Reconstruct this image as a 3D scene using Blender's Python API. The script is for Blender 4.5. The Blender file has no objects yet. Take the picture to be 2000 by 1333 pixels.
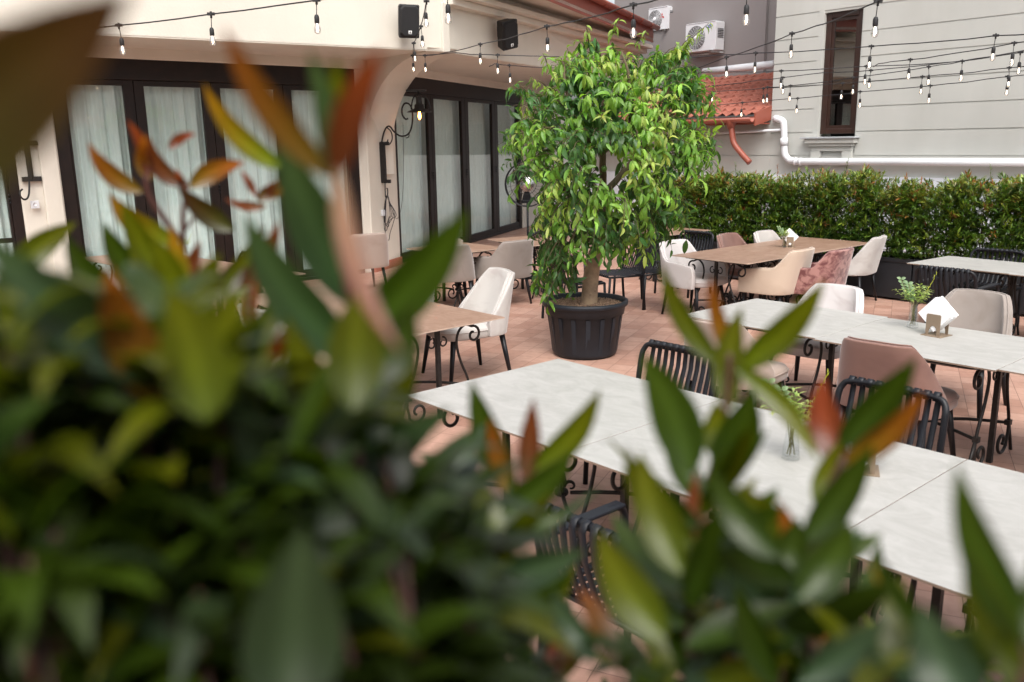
import bpy, bmesh, math, random
from mathutils import Vector, Matrix, noise
random.seed(7)
SC = bpy.context.scene; COL = SC.collection
PI = math.pi; R = math.radians
V = Vector
# ------------------------------------------------------------------ camera
H = 2.1; FPX = 1700.0; PIT = R(12.89); ROL = R(-1.0)
FW = V((0, math.cos(PIT), -math.sin(PIT))); R0 = V((1, 0, 0)); U0 = V((0, math.sin(PIT), math.cos(PIT)))
RT = R0*math.cos(ROL)+U0*math.sin(ROL); UP = U0*math.cos(ROL)-R0*math.sin(ROL)
CAM = V((0, 0, H))
cd = bpy.data.cameras.new('camera'); cam = bpy.data.objects.new('camera', cd); COL.objects.link(cam)
m = Matrix((RT, UP, -FW)).transposed().to_4x4(); m.translation = CAM; cam.matrix_world = m
cd.sensor_width = 36; cd.lens = FPX/2000*36; cd.clip_start = 0.05; cd.clip_end = 500
cd.dof.use_dof = True; cd.dof.focus_distance = 8.2; cd.dof.aperture_fstop = 3.5
SC.camera = cam
# ------------------------------------------------------------------ world, sun, exposure
SUN_EL, SUN_AZ = 55, 178
w = bpy.data.worlds.new('World'); SC.world = w; w.use_nodes = True
nt = w.node_tree; bg = nt.nodes['Background']
sky = nt.nodes.new('ShaderNodeTexSky'); sky.sky_type = 'NISHITA'; sky.sun_disc = False
sky.sun_elevation = R(SUN_EL); sky.sun_rotation = R(SUN_AZ); sky.air_density = 1.0; sky.dust_density = 6; sky.ozone_density = 1
hs = nt.nodes.new('ShaderNodeHueSaturation'); hs.inputs['Saturation'].default_value = 0.35
nt.links.new(sky.outputs[0], hs.inputs['Color']); nt.links.new(hs.outputs[0], bg.inputs[0]); bg.inputs[1].default_value = 0.15
sl = bpy.data.lights.new('sun', 'SUN'); sl.energy = 0.5; sl.angle = R(30); sl.color = (1, .95, .88)
so = bpy.data.objects.new('sun', sl); COL.objects.link(so)
# sky sun_rotation 0 = +Y, clockwise seen from above
sd = V((math.sin(R(SUN_AZ))*math.cos(R(SUN_EL)), math.cos(R(SUN_AZ))*math.cos(R(SUN_EL)), math.sin(R(SUN_EL))))
so.rotation_euler = sd.to_track_quat('Z', 'Y').to_euler(); so.location = sd*30
SC.view_settings.view_transform = 'Standard'; SC.view_settings.look = 'None'
SC.view_settings.exposure = 1.0; SC.view_settings.gamma = 1; SC.view_settings.use_curve_mapping = False

# ------------------------------------------------------------------ helpers
def ray(px, py): return FW*FPX+RT*(px-1000)-UP*(py-666.5)
def on(px, py, z):
    d = ray(px, py); return CAM+d*((z-H)/d.z)
def at(px, py, dist): return CAM+ray(px, py).normalized()*dist
def onp(px, py, p, ang):
    n = V((-math.sin(ang), math.cos(ang), 0)); d = ray(px, py)
    return CAM+d*(n.dot(V((p[0], p[1], 0)))/n.dot(d))
def dirv(a): return V((math.cos(R(a)), math.sin(R(a)), 0))

class MB:
    def __init__(s): s.v = []; s.f = []; s.c = []; s.mi = []; s.sm = []
    def add(s, vs, fs, col=None, mi=0, smooth=False):
        b = len(s.v); s.v += [tuple(p) for p in vs]
        for f in fs: s.f.append([i+b for i in f]); s.mi.append(mi); s.sm.append(smooth)
        if col is not None:
            if isinstance(col, list): s.c += col
            else: s.c += [col]*len(vs)
        return s
    def box(s, x0, x1, y0, y1, z0, z1, M=None, mi=0):
        vs = [V((x, y, z)) for z in (z0, z1) for y in (y0, y1) for x in (x0, x1)]
        if M is not None: vs = [M@p for p in vs]
        return s.add(vs, [(0, 2, 3, 1), (4, 5, 7, 6), (0, 1, 5, 4), (2, 6, 7, 3), (0, 4, 6, 2), (1, 3, 7, 5)], mi=mi)
    def tube(s, pts, r, seg=8, cap=True, mi=0, flat=None):
        pts = [V(p) for p in pts]; n = len(pts); rr = r if isinstance(r, (list, tuple)) else [r]*n
        vs = []; prev = None
        for i, p in enumerate(pts):
            t = (pts[min(i+1, n-1)]-pts[max(i-1, 0)])
            t = t.normalized() if t.length > 1e-9 else V((0, 0, 1))
            if prev is None:
                a = V((0, 0, 1)) if abs(t.z) < .9 else V((1, 0, 0)); x = t.cross(a).normalized()
            else: x = (prev-t*prev.dot(t)).normalized()
            prev = x; y = t.cross(x)
            for k in range(seg):
                a = 2*PI*(k+.5)/seg; vs.append(p+(x*math.cos(a)+y*math.sin(a))*rr[i])
        fs = [(i*seg+k, i*seg+(k+1) % seg, (i+1)*seg+(k+1) % seg, (i+1)*seg+k) for i in range(n-1) for k in range(seg)]
        if cap: fs += [tuple(range(seg))[::-1], tuple((n-1)*seg+k for k in range(seg))]
        return s.add(vs, fs, mi=mi, smooth=seg > 4)
    def lathe(s, prof, c=(0, 0, 0), seg=24, M=None, mi=0, smooth=True):
        vs = []
        for r, z in prof:
            for k in range(seg):
                a = 2*PI*k/seg; p = V((r*math.cos(a), r*math.sin(a), z))
                if M is not None: p = M@p
                vs.append(p+V(c))
        n = len(prof)
        fs = [(i*seg+k, i*seg+(k+1) % seg, (i+1)*seg+(k+1) % seg, (i+1)*seg+k) for i in range(n-1) for k in range(seg)]
        return s.add(vs, fs, mi=mi, smooth=smooth)
    def prism(s, poly, ax, ay, o, d, mi=0, smooth=False):
        """poly of (a,b) in the plane o+ax*a+ay*b, extruded by vector d"""
        n = len(poly); vs = [V(o)+V(ax)*a+V(ay)*b for a, b in poly]; vs += [p+V(d) for p in vs]
        return s.add(vs, [tuple(range(n)), tuple(range(2*n-1, n-1, -1))]+[(i, (i+1) % n, n+(i+1) % n, n+i) for i in range(n)], mi=mi, smooth=smooth)
    def build(s, name, mats, parent=None, loc=None, bevel=0, merge=False, recalc=True):
        me = bpy.data.meshes.new(name)
        me.from_pydata(s.v, [], s.f)
        if not isinstance(mats, (list, tuple)): mats = [mats]
        for mt in mats: me.materials.append(mt)
        me.polygons.foreach_set('material_index', s.mi); me.polygons.foreach_set('use_smooth', s.sm)
        if s.c:
            a = me.attributes.new('col', 'FLOAT_COLOR', 'POINT'); fl = []
            for c in s.c: fl += [c[0], c[1], c[2], 1.0]
            a.data.foreach_set('color', fl)
        if recalc:
            bm = bmesh.new(); bm.from_mesh(me)
            if merge: bmesh.ops.remove_doubles(bm, verts=bm.verts, dist=1e-5)
            bmesh.ops.recalc_face_normals(bm, faces=bm.faces); bm.to_mesh(me); bm.free()
        me.update()
        o = bpy.data.objects.new(name, me); COL.objects.link(o)
        if parent is not None: o.parent = parent
        if loc is not None: o.location = loc
        if bevel:
            b = o.modifiers.new('bevel', 'BEVEL'); b.width = bevel; b.segments = 2; b.limit_method = 'ANGLE'
        return o
def tag(o, label, cat, group=None, kind=None):
    if label: o['label'] = label
    if cat: o['category'] = cat
    if group: o['group'] = group
    if kind: o['kind'] = kind
    return o
def thing(name, label, cat, loc=(0, 0, 0), rz=0, group=None):
    o = bpy.data.objects.new(name, None); o.empty_display_size = .1; COL.objects.link(o)
    o.location = loc; o.rotation_euler = (0, 0, rz); return tag(o, label, cat, group)
def dup(root, loc, rz, label, group=None, scale=None):
    def cp(o, par):
        c = o.copy(); COL.objects.link(c)
        if par is not None:
            c.parent = par
        for ch in o.children: cp(ch, c)
        return c
    r = cp(root, None); r.location = loc; r.rotation_euler = (0, 0, rz); r['label'] = label
    if scale: r.scale = scale
    if group: r['group'] = group
    return r
def swap(root, mp):
    """give a copied thing its own upholstery: single-user meshes with another material"""
    for ch in list(root.children_recursive):
        if ch.type == 'MESH' and any(mt in mp for mt in ch.data.materials):
            ch.data = ch.data.copy()
            for i, mt in enumerate(ch.data.materials):
                if mt in mp: ch.data.materials[i] = mp[mt]

# ------------------------------------------------------------------ materials
def mat(name, col, rough=.6, metal=0, nscale=0, namt=0, bump=0, bscale=None, spec=.5, trans=0, emis=None, sheen=0, coat=0, col2=None, detail=6, streak=0):
    mt = bpy.data.materials.new(name); mt.use_nodes = True; t = mt.node_tree; b = t.nodes['Principled BSDF']
    b.inputs['Base Color'].default_value = (*col, 1); b.inputs['Roughness'].default_value = rough; b.inputs['Metallic'].default_value = metal
    b.inputs['Specular IOR Level'].default_value = spec
    if trans: b.inputs['Transmission Weight'].default_value = trans
    if sheen: b.inputs['Sheen Weight'].default_value = sheen; b.inputs['Sheen Roughness'].default_value = .4
    if coat: b.inputs['Coat Weight'].default_value = coat
    if emis: b.inputs['Emission Color'].default_value = (*emis[0], 1); b.inputs['Emission Strength'].default_value = emis[1]
    tc = t.nodes.new('ShaderNodeTexCoord')
    if nscale:
        n = t.nodes.new('ShaderNodeTexNoise'); n.inputs['Scale'].default_value = nscale; n.inputs['Detail'].default_value = detail
        t.links.new(tc.outputs['Object'], n.inputs['Vector'])
        cr = t.nodes.new('ShaderNodeValToRGB'); c2 = col2 or tuple(c*(1-namt) for c in col)
        cr.color_ramp.elements[0].position = .35; cr.color_ramp.elements[1].position = .65
        cr.color_ramp.elements[0].color = (*c2, 1); cr.color_ramp.elements[1].color = (*col, 1)
        t.links.new(n.outputs['Fac'], cr.inputs[0]); t.links.new(cr.outputs[0], b.inputs['Base Color'])
    if streak:
        mp = t.nodes.new('ShaderNodeMapping'); mp.inputs['Scale'].default_value = (1.1, 1.1, .22); ns_ = t.nodes.new('ShaderNodeTexNoise'); ns_.inputs['Scale'].default_value = 2; ns_.inputs['Detail'].default_value = 8
        t.links.new(tc.outputs['Object'], mp.inputs[0]); t.links.new(mp.outputs[0], ns_.inputs['Vector'])
        c3 = t.nodes.new('ShaderNodeValToRGB'); c3.color_ramp.elements[0].position = .32; c3.color_ramp.elements[1].position = .62
        c3.color_ramp.elements[0].color = (1-streak, 1-streak*1.05, 1-streak*1.15, 1); c3.color_ramp.elements[1].color = (1, 1, 1, 1)
        mm_ = t.nodes.new('ShaderNodeMix'); mm_.data_type = 'RGBA'; mm_.blend_type = 'MULTIPLY'; mm_.inputs[0].default_value = 1
        t.links.new(ns_.outputs['Fac'], c3.inputs[0]); t.links.new(cr.outputs[0], mm_.inputs[6]); t.links.new(c3.outputs[0], mm_.inputs[7]); t.links.new(mm_.outputs[2], b.inputs['Base Color'])
    if bump:
        n2 = t.nodes.new('ShaderNodeTexNoise'); n2.inputs['Scale'].default_value = bscale or 60; n2.inputs['Detail'].default_value = 4
        t.links.new(tc.outputs['Object'], n2.inputs['Vector'])
        bp = t.nodes.new('ShaderNodeBump'); bp.inputs['Strength'].default_value = bump; bp.inputs['Distance'].default_value = .01
        t.links.new(n2.outputs['Fac'], bp.inputs['Height']); t.links.new(bp.outputs[0], b.inputs['Normal'])
    return mt
M = {}
M['stucco'] = mat('cream_stucco', (.66, .625, .545), .85, nscale=1.3, namt=.07, bump=.35, bscale=30, streak=.045)
M['stucco2'] = mat('greige_render', (.48, .485, .455), .85, nscale=.8, namt=.07, bump=.15, bscale=60, streak=.07)
M['greywall'] = mat('grey_render', (.24, .222, .22), .9, nscale=1, namt=.05)
M['whitewall'] = mat('white_plinth', (.66, .70, .76), .8, nscale=2, namt=.08)
M['frame'] = mat('dark_brown_frame', (.013, .006, .004), .5, nscale=8, namt=.4, spec=.3)
M['frame2'] = mat('brown_window_frame', (.035, .014, .009), .4, nscale=8, namt=.3)
M['roof'] = mat('terracotta_roof', (.33, .11, .075), .6, nscale=3, namt=.25)
M['redmetal'] = mat('red_painted_metal', (.30, .080, .05), .45, nscale=2, namt=.12)
M['whiteplastic'] = mat('white_plastic', (.66, .675, .70), .35, nscale=4, namt=.05)
M['black'] = mat('black_powder_coat', (.008, .009, .012), .42, spec=.35, nscale=30, namt=.3)
M['iron'] = mat('wrought_iron', (.022, .02, .019), .5, nscale=25, namt=.5, bump=.3, bscale=90, metal=.3)
M['strap'] = mat('black_strap', (.011, .013, .018), .5, spec=.35, nscale=20, namt=.3)
M['planter'] = mat('black_planter', (.016, .017, .021), .55, nscale=4, namt=.4)
M['pot'] = mat('anthracite_plastic', (.014, .018, .025), .5, spec=.35, nscale=9, namt=.3, bump=.05)
M['cushion'] = mat('cushion', (.6, .6, .6), .9)
M['speaker'] = mat('speaker_black', (.008, .008, .009), .45)
M['grille'] = mat('speaker_grille', (.006, .006, .007), .7, bump=.4, bscale=400)
M['holder'] = mat('taupe_metal', (.23, .17, .115), .55, nscale=10, namt=.1)
M['paper'] = mat('white_paper', (.86, .86, .86), .9)
M['bark'] = mat('smooth_bark', (.36, .255, .16), .85, nscale=9, namt=.35, bump=.6, bscale=28, col2=(.22, .15, .10))
M['bark2'] = mat('twig_bark', (.10, .075, .035), .8, nscale=9, namt=.35)
M['stemred'] = mat('red_stem', (.075, .018, .010), .5, nscale=9, namt=.35)
M['soil'] = mat('soil', (.05, .035, .025), .95)
M['chrome'] = mat('chrome', (.6, .6, .6), .25, metal=1)
M['bulbcap'] = mat('rubber_black', (.012, .012, .013), .6)
M['cable'] = mat('black_cable', (.012, .012, .015), .55)
M['red'] = mat('red_enamel', (.5, .02, .015), .3)
M['blue'] = mat('blue_logo', (.01, .05, .35), .5)
M['terracotta'] = mat('terracotta_skirting', (.40, .14, .09), .7, nscale=5, namt=.2)
M['filament'] = mat('filament', (1, .7, .4), .5, emis=((1, .78, .55), 8))
M['filament2'] = mat('amber_filament', (1, .5, .1), .5, emis=((1, .38, .06), 14))
M['stone'] = mat('grey_stone_sill', (.38, .40, .42), .7, nscale=8, namt=.1)
M['fruit'] = mat('green_fruit', (.10, .20, .03), .4)
M['dark'] = mat('interior_shade', (.03, .03, .03), .9)  # near-black colour stands in for shade inside openings

def velvet(name, c, c2, sc=7, dens=.5):
    mt = mat(name, c, .85, sheen=.5); t = mt.node_tree; b = t.nodes['Principled BSDF']
    tc = t.nodes.new('ShaderNodeTexCoord'); oi = t.nodes.new('ShaderNodeObjectInfo')
    ad = t.nodes.new('ShaderNodeVectorMath'); ad.operation = 'ADD'
    t.links.new(tc.outputs['Object'], ad.inputs[0])
    mu = t.nodes.new('ShaderNodeMath'); mu.operation = 'MULTIPLY'; mu.inputs[1].default_value = 37
    t.links.new(oi.outputs['Random'], mu.inputs[0]); t.links.new(mu.outputs[0], ad.inputs[1])
    n = t.nodes.new('ShaderNodeTexNoise'); n.inputs['Scale'].default_value = sc; n.inputs['Detail'].default_value = 7; n.inputs['Distortion'].default_value = .6
    t.links.new(ad.outputs[0], n.inputs['Vector'])
    cr = t.nodes.new('ShaderNodeValToRGB'); cr.color_ramp.elements[0].position = dens-.12; cr.color_ramp.elements[1].position = dens+.08
    cr.color_ramp.elements[0].color = (*c2, 1); cr.color_ramp.elements[1].color = (*c, 1)
    t.links.new(n.outputs['Fac'], cr.inputs[0]); t.links.new(cr.outputs[0], b.inputs['Base Color'])
    n2 = t.nodes.new('ShaderNodeTexNoise'); n2.inputs['Scale'].default_value = 260
    t.links.new(tc.outputs['Object'], n2.inputs['Vector'])
    bp = t.nodes.new('ShaderNodeBump'); bp.inputs['Strength'].default_value = .12; bp.inputs['Distance'].default_value = .004
    t.links.new(n2.outputs['Fac'], bp.inputs['Height']); t.links.new(bp.outputs[0], b.inputs['Normal'])
    return mt
M['v_white'] = velvet('white_velvet', (.45, .43, .405), (.38, .345, .325), 6, .45)
M['v_grey'] = velvet('pale_grey_velvet', (.56, .53, .52), (.44, .39, .38), 5, .42)
M['v_taupe'] = velvet('taupe_velvet', (.27, .235, .21), (.225, .19, .165), 5, .45)
M['v_cream'] = velvet('cream_leather', (.50, .40, .315), (.45, .35, .27), 3, .42)
M['v_beige'] = velvet('beige_velvet', (.35, .275, .23), (.31, .235, .195), 3, .42)
M['v_pink'] = velvet('dusty_pink_velvet', (.195, .105, .083), (.155, .08, .064), 3, .42)
M['v_crushed'] = velvet('crushed_rose_velvet', (.34, .175, .155), (.13, .04, .04), 14, .52)

def table_mat(name, c, c2, edge=False):
    mt = mat(name, c, .42); t = mt.node_tree; b = t.nodes['Principled BSDF']
    tc = t.nodes.new('ShaderNodeTexCoord'); mp = t.nodes.new('ShaderNodeMapping'); mp.inputs['Scale'].default_value = (1.6, 3.2, 3)
    oi = t.nodes.new('ShaderNodeObjectInfo'); mu = t.nodes.new('ShaderNodeMath'); mu.operation = 'MULTIPLY'; mu.inputs[1].default_value = 19
    ad = t.nodes.new('ShaderNodeVectorMath'); ad.operation = 'ADD'
    t.links.new(oi.outputs['Random'], mu.inputs[0]); t.links.new(tc.outputs['Object'], ad.inputs[0]); t.links.new(mu.outputs[0], ad.inputs[1])
    t.links.new(ad.outputs[0], mp.inputs[0])
    n = t.nodes.new('ShaderNodeTexNoise'); n.inputs['Scale'].default_value = 2.6; n.inputs['Detail'].default_value = 14; n.inputs['Roughness'].default_value = .74; n.inputs['Distortion'].default_value = .9
    t.links.new(mp.outputs[0], n.inputs['Vector'])
    cr = t.nodes.new('ShaderNodeValToRGB'); cr.color_ramp.elements[0].position = .38; cr.color_ramp.elements[1].position = .6
    cr.color_ramp.elements[0].color = (*c2, 1); cr.color_ramp.elements[1].color = (*c, 1)
    t.links.new(n.outputs['Fac'], cr.inputs[0]); t.links.new(cr.outputs[0], b.inputs['Base Color'])
    mr = t.nodes.new('ShaderNodeMapRange'); mr.inputs['To Min'].default_value = .5; mr.inputs['To Max'].default_value = .34
    t.links.new(n.outputs['Fac'], mr.inputs[0]); t.links.new(mr.outputs[0], b.inputs['Roughness'])
    return mt
M['t_white'] = table_mat('white_travertine_top', (.40, .395, .375), (.335, .33, .31))
M['t_brown'] = table_mat('brown_stone_top', (.31, .20, .145), (.235, .14, .095))
M['t_rim'] = mat('top_rim_brown', (.24, .17, .125), .6, nscale=12, namt=.2)
M['t_rim2'] = mat('top_rim_light', (.5, .38, .30), .6, nscale=12, namt=.2)

def floor_mat():
    mt = mat('terracotta_tiles', (.4, .2, .15), .55); t = mt.node_tree; b = t.nodes['Principled BSDF']
    tc = t.nodes.new('ShaderNodeTexCoord'); mp = t.nodes.new('ShaderNodeMapping'); mp.inputs['Rotation'].default_value = (0, 0, R(-66))
    t.links.new(tc.outputs['Object'], mp.inputs[0])
    br = t.nodes.new('ShaderNodeTexBrick'); br.offset = 0.0; br.inputs['Scale'].default_value = 1
    br.inputs['Brick Width'].default_value = .2; br.inputs['Row Height'].default_value = .2; br.inputs['Mortar Size'].default_value = .0022; br.inputs['Mortar Smooth'].default_value = .3
    br.inputs['Color1'].default_value = (.49, .305, .235, 1); br.inputs['Color2'].default_value = (.34, .175, .125, 1); br.inputs['Mortar'].default_value = (.16, .085, .065, 1)
    br.inputs['Bias'].default_value = -.35
    t.links.new(mp.outputs[0], br.inputs['Vector'])
    n = t.nodes.new('ShaderNodeTexNoise'); n.inputs['Scale'].default_value = .9; n.inputs['Detail'].default_value = 8; t.links.new(tc.outputs['Object'], n.inputs['Vector'])
    cr = t.nodes.new('ShaderNodeValToRGB'); cr.color_ramp.elements[0].position = .3; cr.color_ramp.elements[1].position = .7
    cr.color_ramp.elements[0].color = (.78, .76, .76, 1); cr.color_ramp.elements[1].color = (1.08, 1.08, 1.08, 1)
    t.links.new(n.outputs['Fac'], cr.inputs[0])
    n3 = t.nodes.new('ShaderNodeTexNoise'); n3.inputs['Scale'].default_value = 14; n3.inputs['Detail'].default_value = 6; t.links.new(tc.outputs['Object'], n3.inputs['Vector'])
    cr3 = t.nodes.new('ShaderNodeValToRGB'); cr3.color_ramp.elements[0].position = .3; cr3.color_ramp.elements[1].position = .7
    cr3.color_ramp.elements[0].color = (.88, .86, .85, 1); cr3.color_ramp.elements[1].color = (1.05, 1.05, 1.05, 1); t.links.new(n3.outputs['Fac'], cr3.inputs[0])
    m1 = t.nodes.new('ShaderNodeMix'); m1.data_type = 'RGBA'; m1.blend_type = 'MULTIPLY'; m1.inputs[0].default_value = 1
    m2 = t.nodes.new('ShaderNodeMix'); m2.data_type = 'RGBA'; m2.blend_type = 'MULTIPLY'; m2.inputs[0].default_value = 1
    t.links.new(br.outputs['Color'], m1.inputs[6]); t.links.new(cr.outputs[0], m1.inputs[7])
    t.links.new(m1.outputs[2], m2.inputs[6]); t.links.new(cr3.outputs[0], m2.inputs[7]); t.links.new(m2.outputs[2], b.inputs['Base Color'])
    bp = t.nodes.new('ShaderNodeBump'); bp.inputs['Strength'].default_value = .5; bp.inputs['Distance'].default_value = .004; bp.invert = True
    t.links.new(br.outputs['Fac'], bp.inputs['Height']); t.links.new(bp.outputs[0], b.inputs['Normal'])
    return mt
M['floor'] = floor_mat()

def glass_mat(name='window_glass', tint=(.90, .94, .93), gl=.0):
    mt = bpy.data.materials.new(name); mt.use_nodes = True; t = mt.node_tree; t.nodes.remove(t.nodes['Principled BSDF']); out = t.nodes['Material Output']
    tr = t.nodes.new('ShaderNodeBsdfTransparent'); tr.inputs[0].default_value = (*tint, 1)
    g = t.nodes.new('ShaderNodeBsdfGlossy'); g.inputs['Roughness'].default_value = .01
    fr = t.nodes.new('ShaderNodeLayerWeight'); fr.inputs[0].default_value = .5
    pw = t.nodes.new('ShaderNodeMath'); pw.operation = 'POWER'; pw.inputs[1].default_value = 5; t.links.new(fr.outputs['Facing'], pw.inputs[0])
    mr = t.nodes.new('ShaderNodeMath'); mr.operation = 'MULTIPLY_ADD'; mr.inputs[1].default_value = .9; mr.inputs[2].default_value = gl; mr.use_clamp = True
    mx = t.nodes.new('ShaderNodeMixShader'); t.links.new(pw.outputs[0], mr.inputs[0]); t.links.new(mr.outputs[0], mx.inputs[0])
    t.links.new(tr.outputs[0], mx.inputs[1]); t.links.new(g.outputs[0], mx.inputs[2]); t.links.new(mx.outputs[0], out.inputs[0])
    return mt
M['glass'] = glass_mat(gl=.06)
M['glassdark'] = glass_mat('dark_window_glass', (.35, .38, .38), gl=.3)
M['glassclear'] = glass_mat('clear_glass', (.97, .98, .98), gl=.08)

def curtain_mat():
    mt = mat('sheer_curtain', (.60, .66, .64), .95); t = mt.node_tree; b = t.nodes['Principled BSDF']
    tc = t.nodes.new('ShaderNodeTexCoord'); mp = t.nodes.new('ShaderNodeMapping'); mp.inputs['Scale'].default_value = (90, 90, 8)
    n = t.nodes.new('ShaderNodeTexNoise'); n.inputs['Scale'].default_value = 1; n.inputs['Detail'].default_value = 5
    t.links.new(tc.outputs['Object'], mp.inputs[0]); t.links.new(mp.outputs[0], n.inputs['Vector'])
    cr = t.nodes.new('ShaderNodeValToRGB'); cr.color_ramp.elements[0].position = .3; cr.color_ramp.elements[1].position = .7
    cr.color_ramp.elements[0].color = (.80, .86, .84, 1); cr.color_ramp.elements[1].color = (.92, .94, .93, 1)
    t.links.new(n.outputs['Fac'], cr.inputs[0]); t.links.new(cr.outputs[0], b.inputs['Base Color'])
    return mt
M['curtain'] = curtain_mat()

def leaf_mat(name, gloss=.35, trans=.35, bright=1.0):
    mt = bpy.data.materials.new(name); mt.use_nodes = True; t = mt.node_tree; b = t.nodes['Principled BSDF']; out = t.nodes['Material Output']
    at_ = t.nodes.new('ShaderNodeAttribute'); at_.attribute_name = 'col'
    tc = t.nodes.new('ShaderNodeTexCoord'); n = t.nodes.new('ShaderNodeTexNoise'); n.inputs['Scale'].default_value = 40; n.inputs['Detail'].default_value = 3
    t.links.new(tc.outputs['Object'], n.inputs['Vector'])
    mr = t.nodes.new('ShaderNodeMapRange'); mr.inputs['To Min'].default_value = .75*bright; mr.inputs['To Max'].default_value = 1.25*bright
    t.links.new(n.outputs['Fac'], mr.inputs[0])
    mu = t.nodes.new('ShaderNodeVectorMath'); mu.operation = 'SCALE'; t.links.new(at_.outputs['Color'], mu.inputs[0]); t.links.new(mr.outputs[0], mu.inputs['Scale'])
    t.links.new(mu.outputs[0], b.inputs['Base Color']); b.inputs['Roughness'].default_value = gloss; b.inputs['Specular IOR Level'].default_value = .5
    tl = t.nodes.new('ShaderNodeBsdfTranslucent')
    s2 = t.nodes.new('ShaderNodeVectorMath'); s2.operation = 'MULTIPLY'; s2.inputs[1].default_value = (1.5, 1.5, .6); t.links.new(mu.outputs[0], s2.inputs[0]); t.links.new(s2.outputs[0], tl.inputs[0])
    mx = t.nodes.new('ShaderNodeMixShader'); mx.inputs[0].default_value = trans
    t.links.new(b.outputs[0], mx.inputs[1]); t.links.new(tl.outputs[0], mx.inputs[2]); t.links.new(mx.outputs[0], out.inputs[0])
    return mt
M['leaf_tree'] = leaf_mat('citrus_leaves', .42, .38)
M['leaf_hedge'] = leaf_mat('hedge_leaves', .30, .25)
M['leaf_fg'] = leaf_mat('near_leaves', .36, .42)

# ------------------------------------------------------------------ leaves
def leaf(mb, p, d, up, L, W, cb, ct, fold=.25, curl=.2, seg=4, tipshape=1.0):
    """one pointed leaf from p along d; up ~ normal; colours at base and tip"""
    d = d.normalized(); side = d.cross(up)
    if side.length < 1e-4: side = d.cross(V((1, .3, .2)))
    side.normalize(); nn = side.cross(d).normalized()
    vs = []; cs = []
    for i in range(seg+1):
        t = i/seg
        a = curl*t
        c = p+d*(L*t*math.cos(a*.8))-nn*(L*t*math.sin(a*.8)*t)
        w_ = W*.5*(1.9*t**.6*(1-t)**.8 if 0 < t < 1 else 0.02)
        k = nn*(w_*fold)
        col = tuple(cb[j]*(1-t)+ct[j]*t for j in range(3))
        vs += [c-side*w_+k, c, c+side*w_+k]; cs += [col]*3
    fs = []
    for i in range(seg):
        b = i*3; fs += [(b, b+1, b+4, b+3), (b+1, b+2, b+5, b+4)]
    mb.add(vs, fs, col=cs, smooth=True)
def jit(c, a=.2):
    k = 1+random.uniform(-a, a); return tuple(max(0, x*k*(1+random.uniform(-a*.4, a*.4))) for x in c)

# ================================================================== SETTING
g = MB(); g.box(-120, 120, -120, 120, -.3, -.004); tag(g.build('ground', mat('concrete_ground', (.3, .28, .26), .9, nscale=1, namt=.2)), None, None, kind='structure')
g = MB(); g.add([(-14, -6, 0), (14, -6, 0), (14, 24, 0), (-14, 24, 0)], [(0, 1, 2, 3)]); tag(g.build('patio', M['floor']), None, None, kind='structure')

# ---------------- left building: restaurant
P0 = V((-6.145, 11.309, 0)); uA = dirv(40); nA = dirv(-50)        # outward normal
C0 = P0+uA*5.0; uB = dirv(70); nB = dirv(-20)
def FA(o, u, n):  # frame: x along u, y = outward n, z up
    mm = Matrix.Identity(4)
    for i in range(3): mm[i][0] = u[i]; mm[i][1] = n[i]; mm[i][2] = (0, 0, 1)[i]; mm[i][3] = o[i]
    return mm
MA = FA(P0, uA, nA); MBm = FA(C0, uB, nB)
K = on(865, 100, 3.42)
rest = thing('restaurant_building', 'cream stucco restaurant with tall brown glazed doors and red roof edge', 'building', P0)
def wpart(mb, name, m_, par, **k):
    o = mb.build(name, m_, None, **k); o.parent = par; o.matrix_parent_inverse = Matrix.Translation(-V(par.location)); return o
g = MB()
ZT = 3.27
# plane A: pillar, wall above the doors, left wall top
g.box(-.1, .40, -.45, 0.0, 0, ZT, MA)           # left pillar
g.box(-6, 5.05, -.45, 0.0, ZT, 6.0, MA)         # wall above frame A
g.box(4.86, 5.05, -.45, 0.0, 0, ZT, MA)         # corner pier, face A
g.box(-6, -3.2, -.45, 0.0, 0, ZT, MA)
# plane B
g.box(.0, 1.0, -.45, 0.02, 0, ZT, MBm)
g.box(.0, 12, -.45, 0.02, ZT, 6.0, MBm)
g.box(7.72, 12, -.45, 0.02, 0, ZT, MBm)
# moulded inner margin of the pillar
g.box(.16, .38, 0.0, .05, 0, 2.9, MA)
wpart(g, 'wall', M['stucco'], rest, bevel=.02)
g = MB(); g.box(-.12, .40, 0.05, .08, 0, .14, MA); wpart(g, 'skirting', M['terracotta'], rest)
g = MB(); g.box(.0, 1.0, .02, .05, 0, .14, MBm); wpart(g, 'skirting', M['terracotta'], rest)
# beam: projecting upper wall A then B
a0 = on(100, 64, 3.42); dA = (a0-K); dA.z = 0; LA = dA.length; dA.normalize(); a1 = K+dA*(LA+5)
b1 = K+dirv(63)*9; b1.z = 3.42
g = MB()
def slab(p, q, th, z0, z1, inward):
    p = V(p); q = V(q); iv = inward*th
    vs = [V((x.x, x.y, z)) for z in (z0, z1) for x in (p, q, q+iv, p+iv)]
    g.add(vs, [(0, 1, 2, 3), (4, 7, 6, 5), (0, 4, 5, 1), (1, 5, 6, 2), (2, 6, 7, 3), (3, 7, 4, 0)])
slab(a1, K, .25, 3.42, 5.6, -nA); 
nBb = dirv(63-90)
slab(K, b1, .25, 3.42, 4.55, -nBb)
# vertical lesene at the corner
lm = FA(K+V((0, 0, -3.42)), dirv(50), dirv(-40))
g.box(-.02, .13, -.05, .035, 3.4, 4.1, lm)
wpart(g, 'parapet_beam', M['stucco'], rest, bevel=.015)
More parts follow.
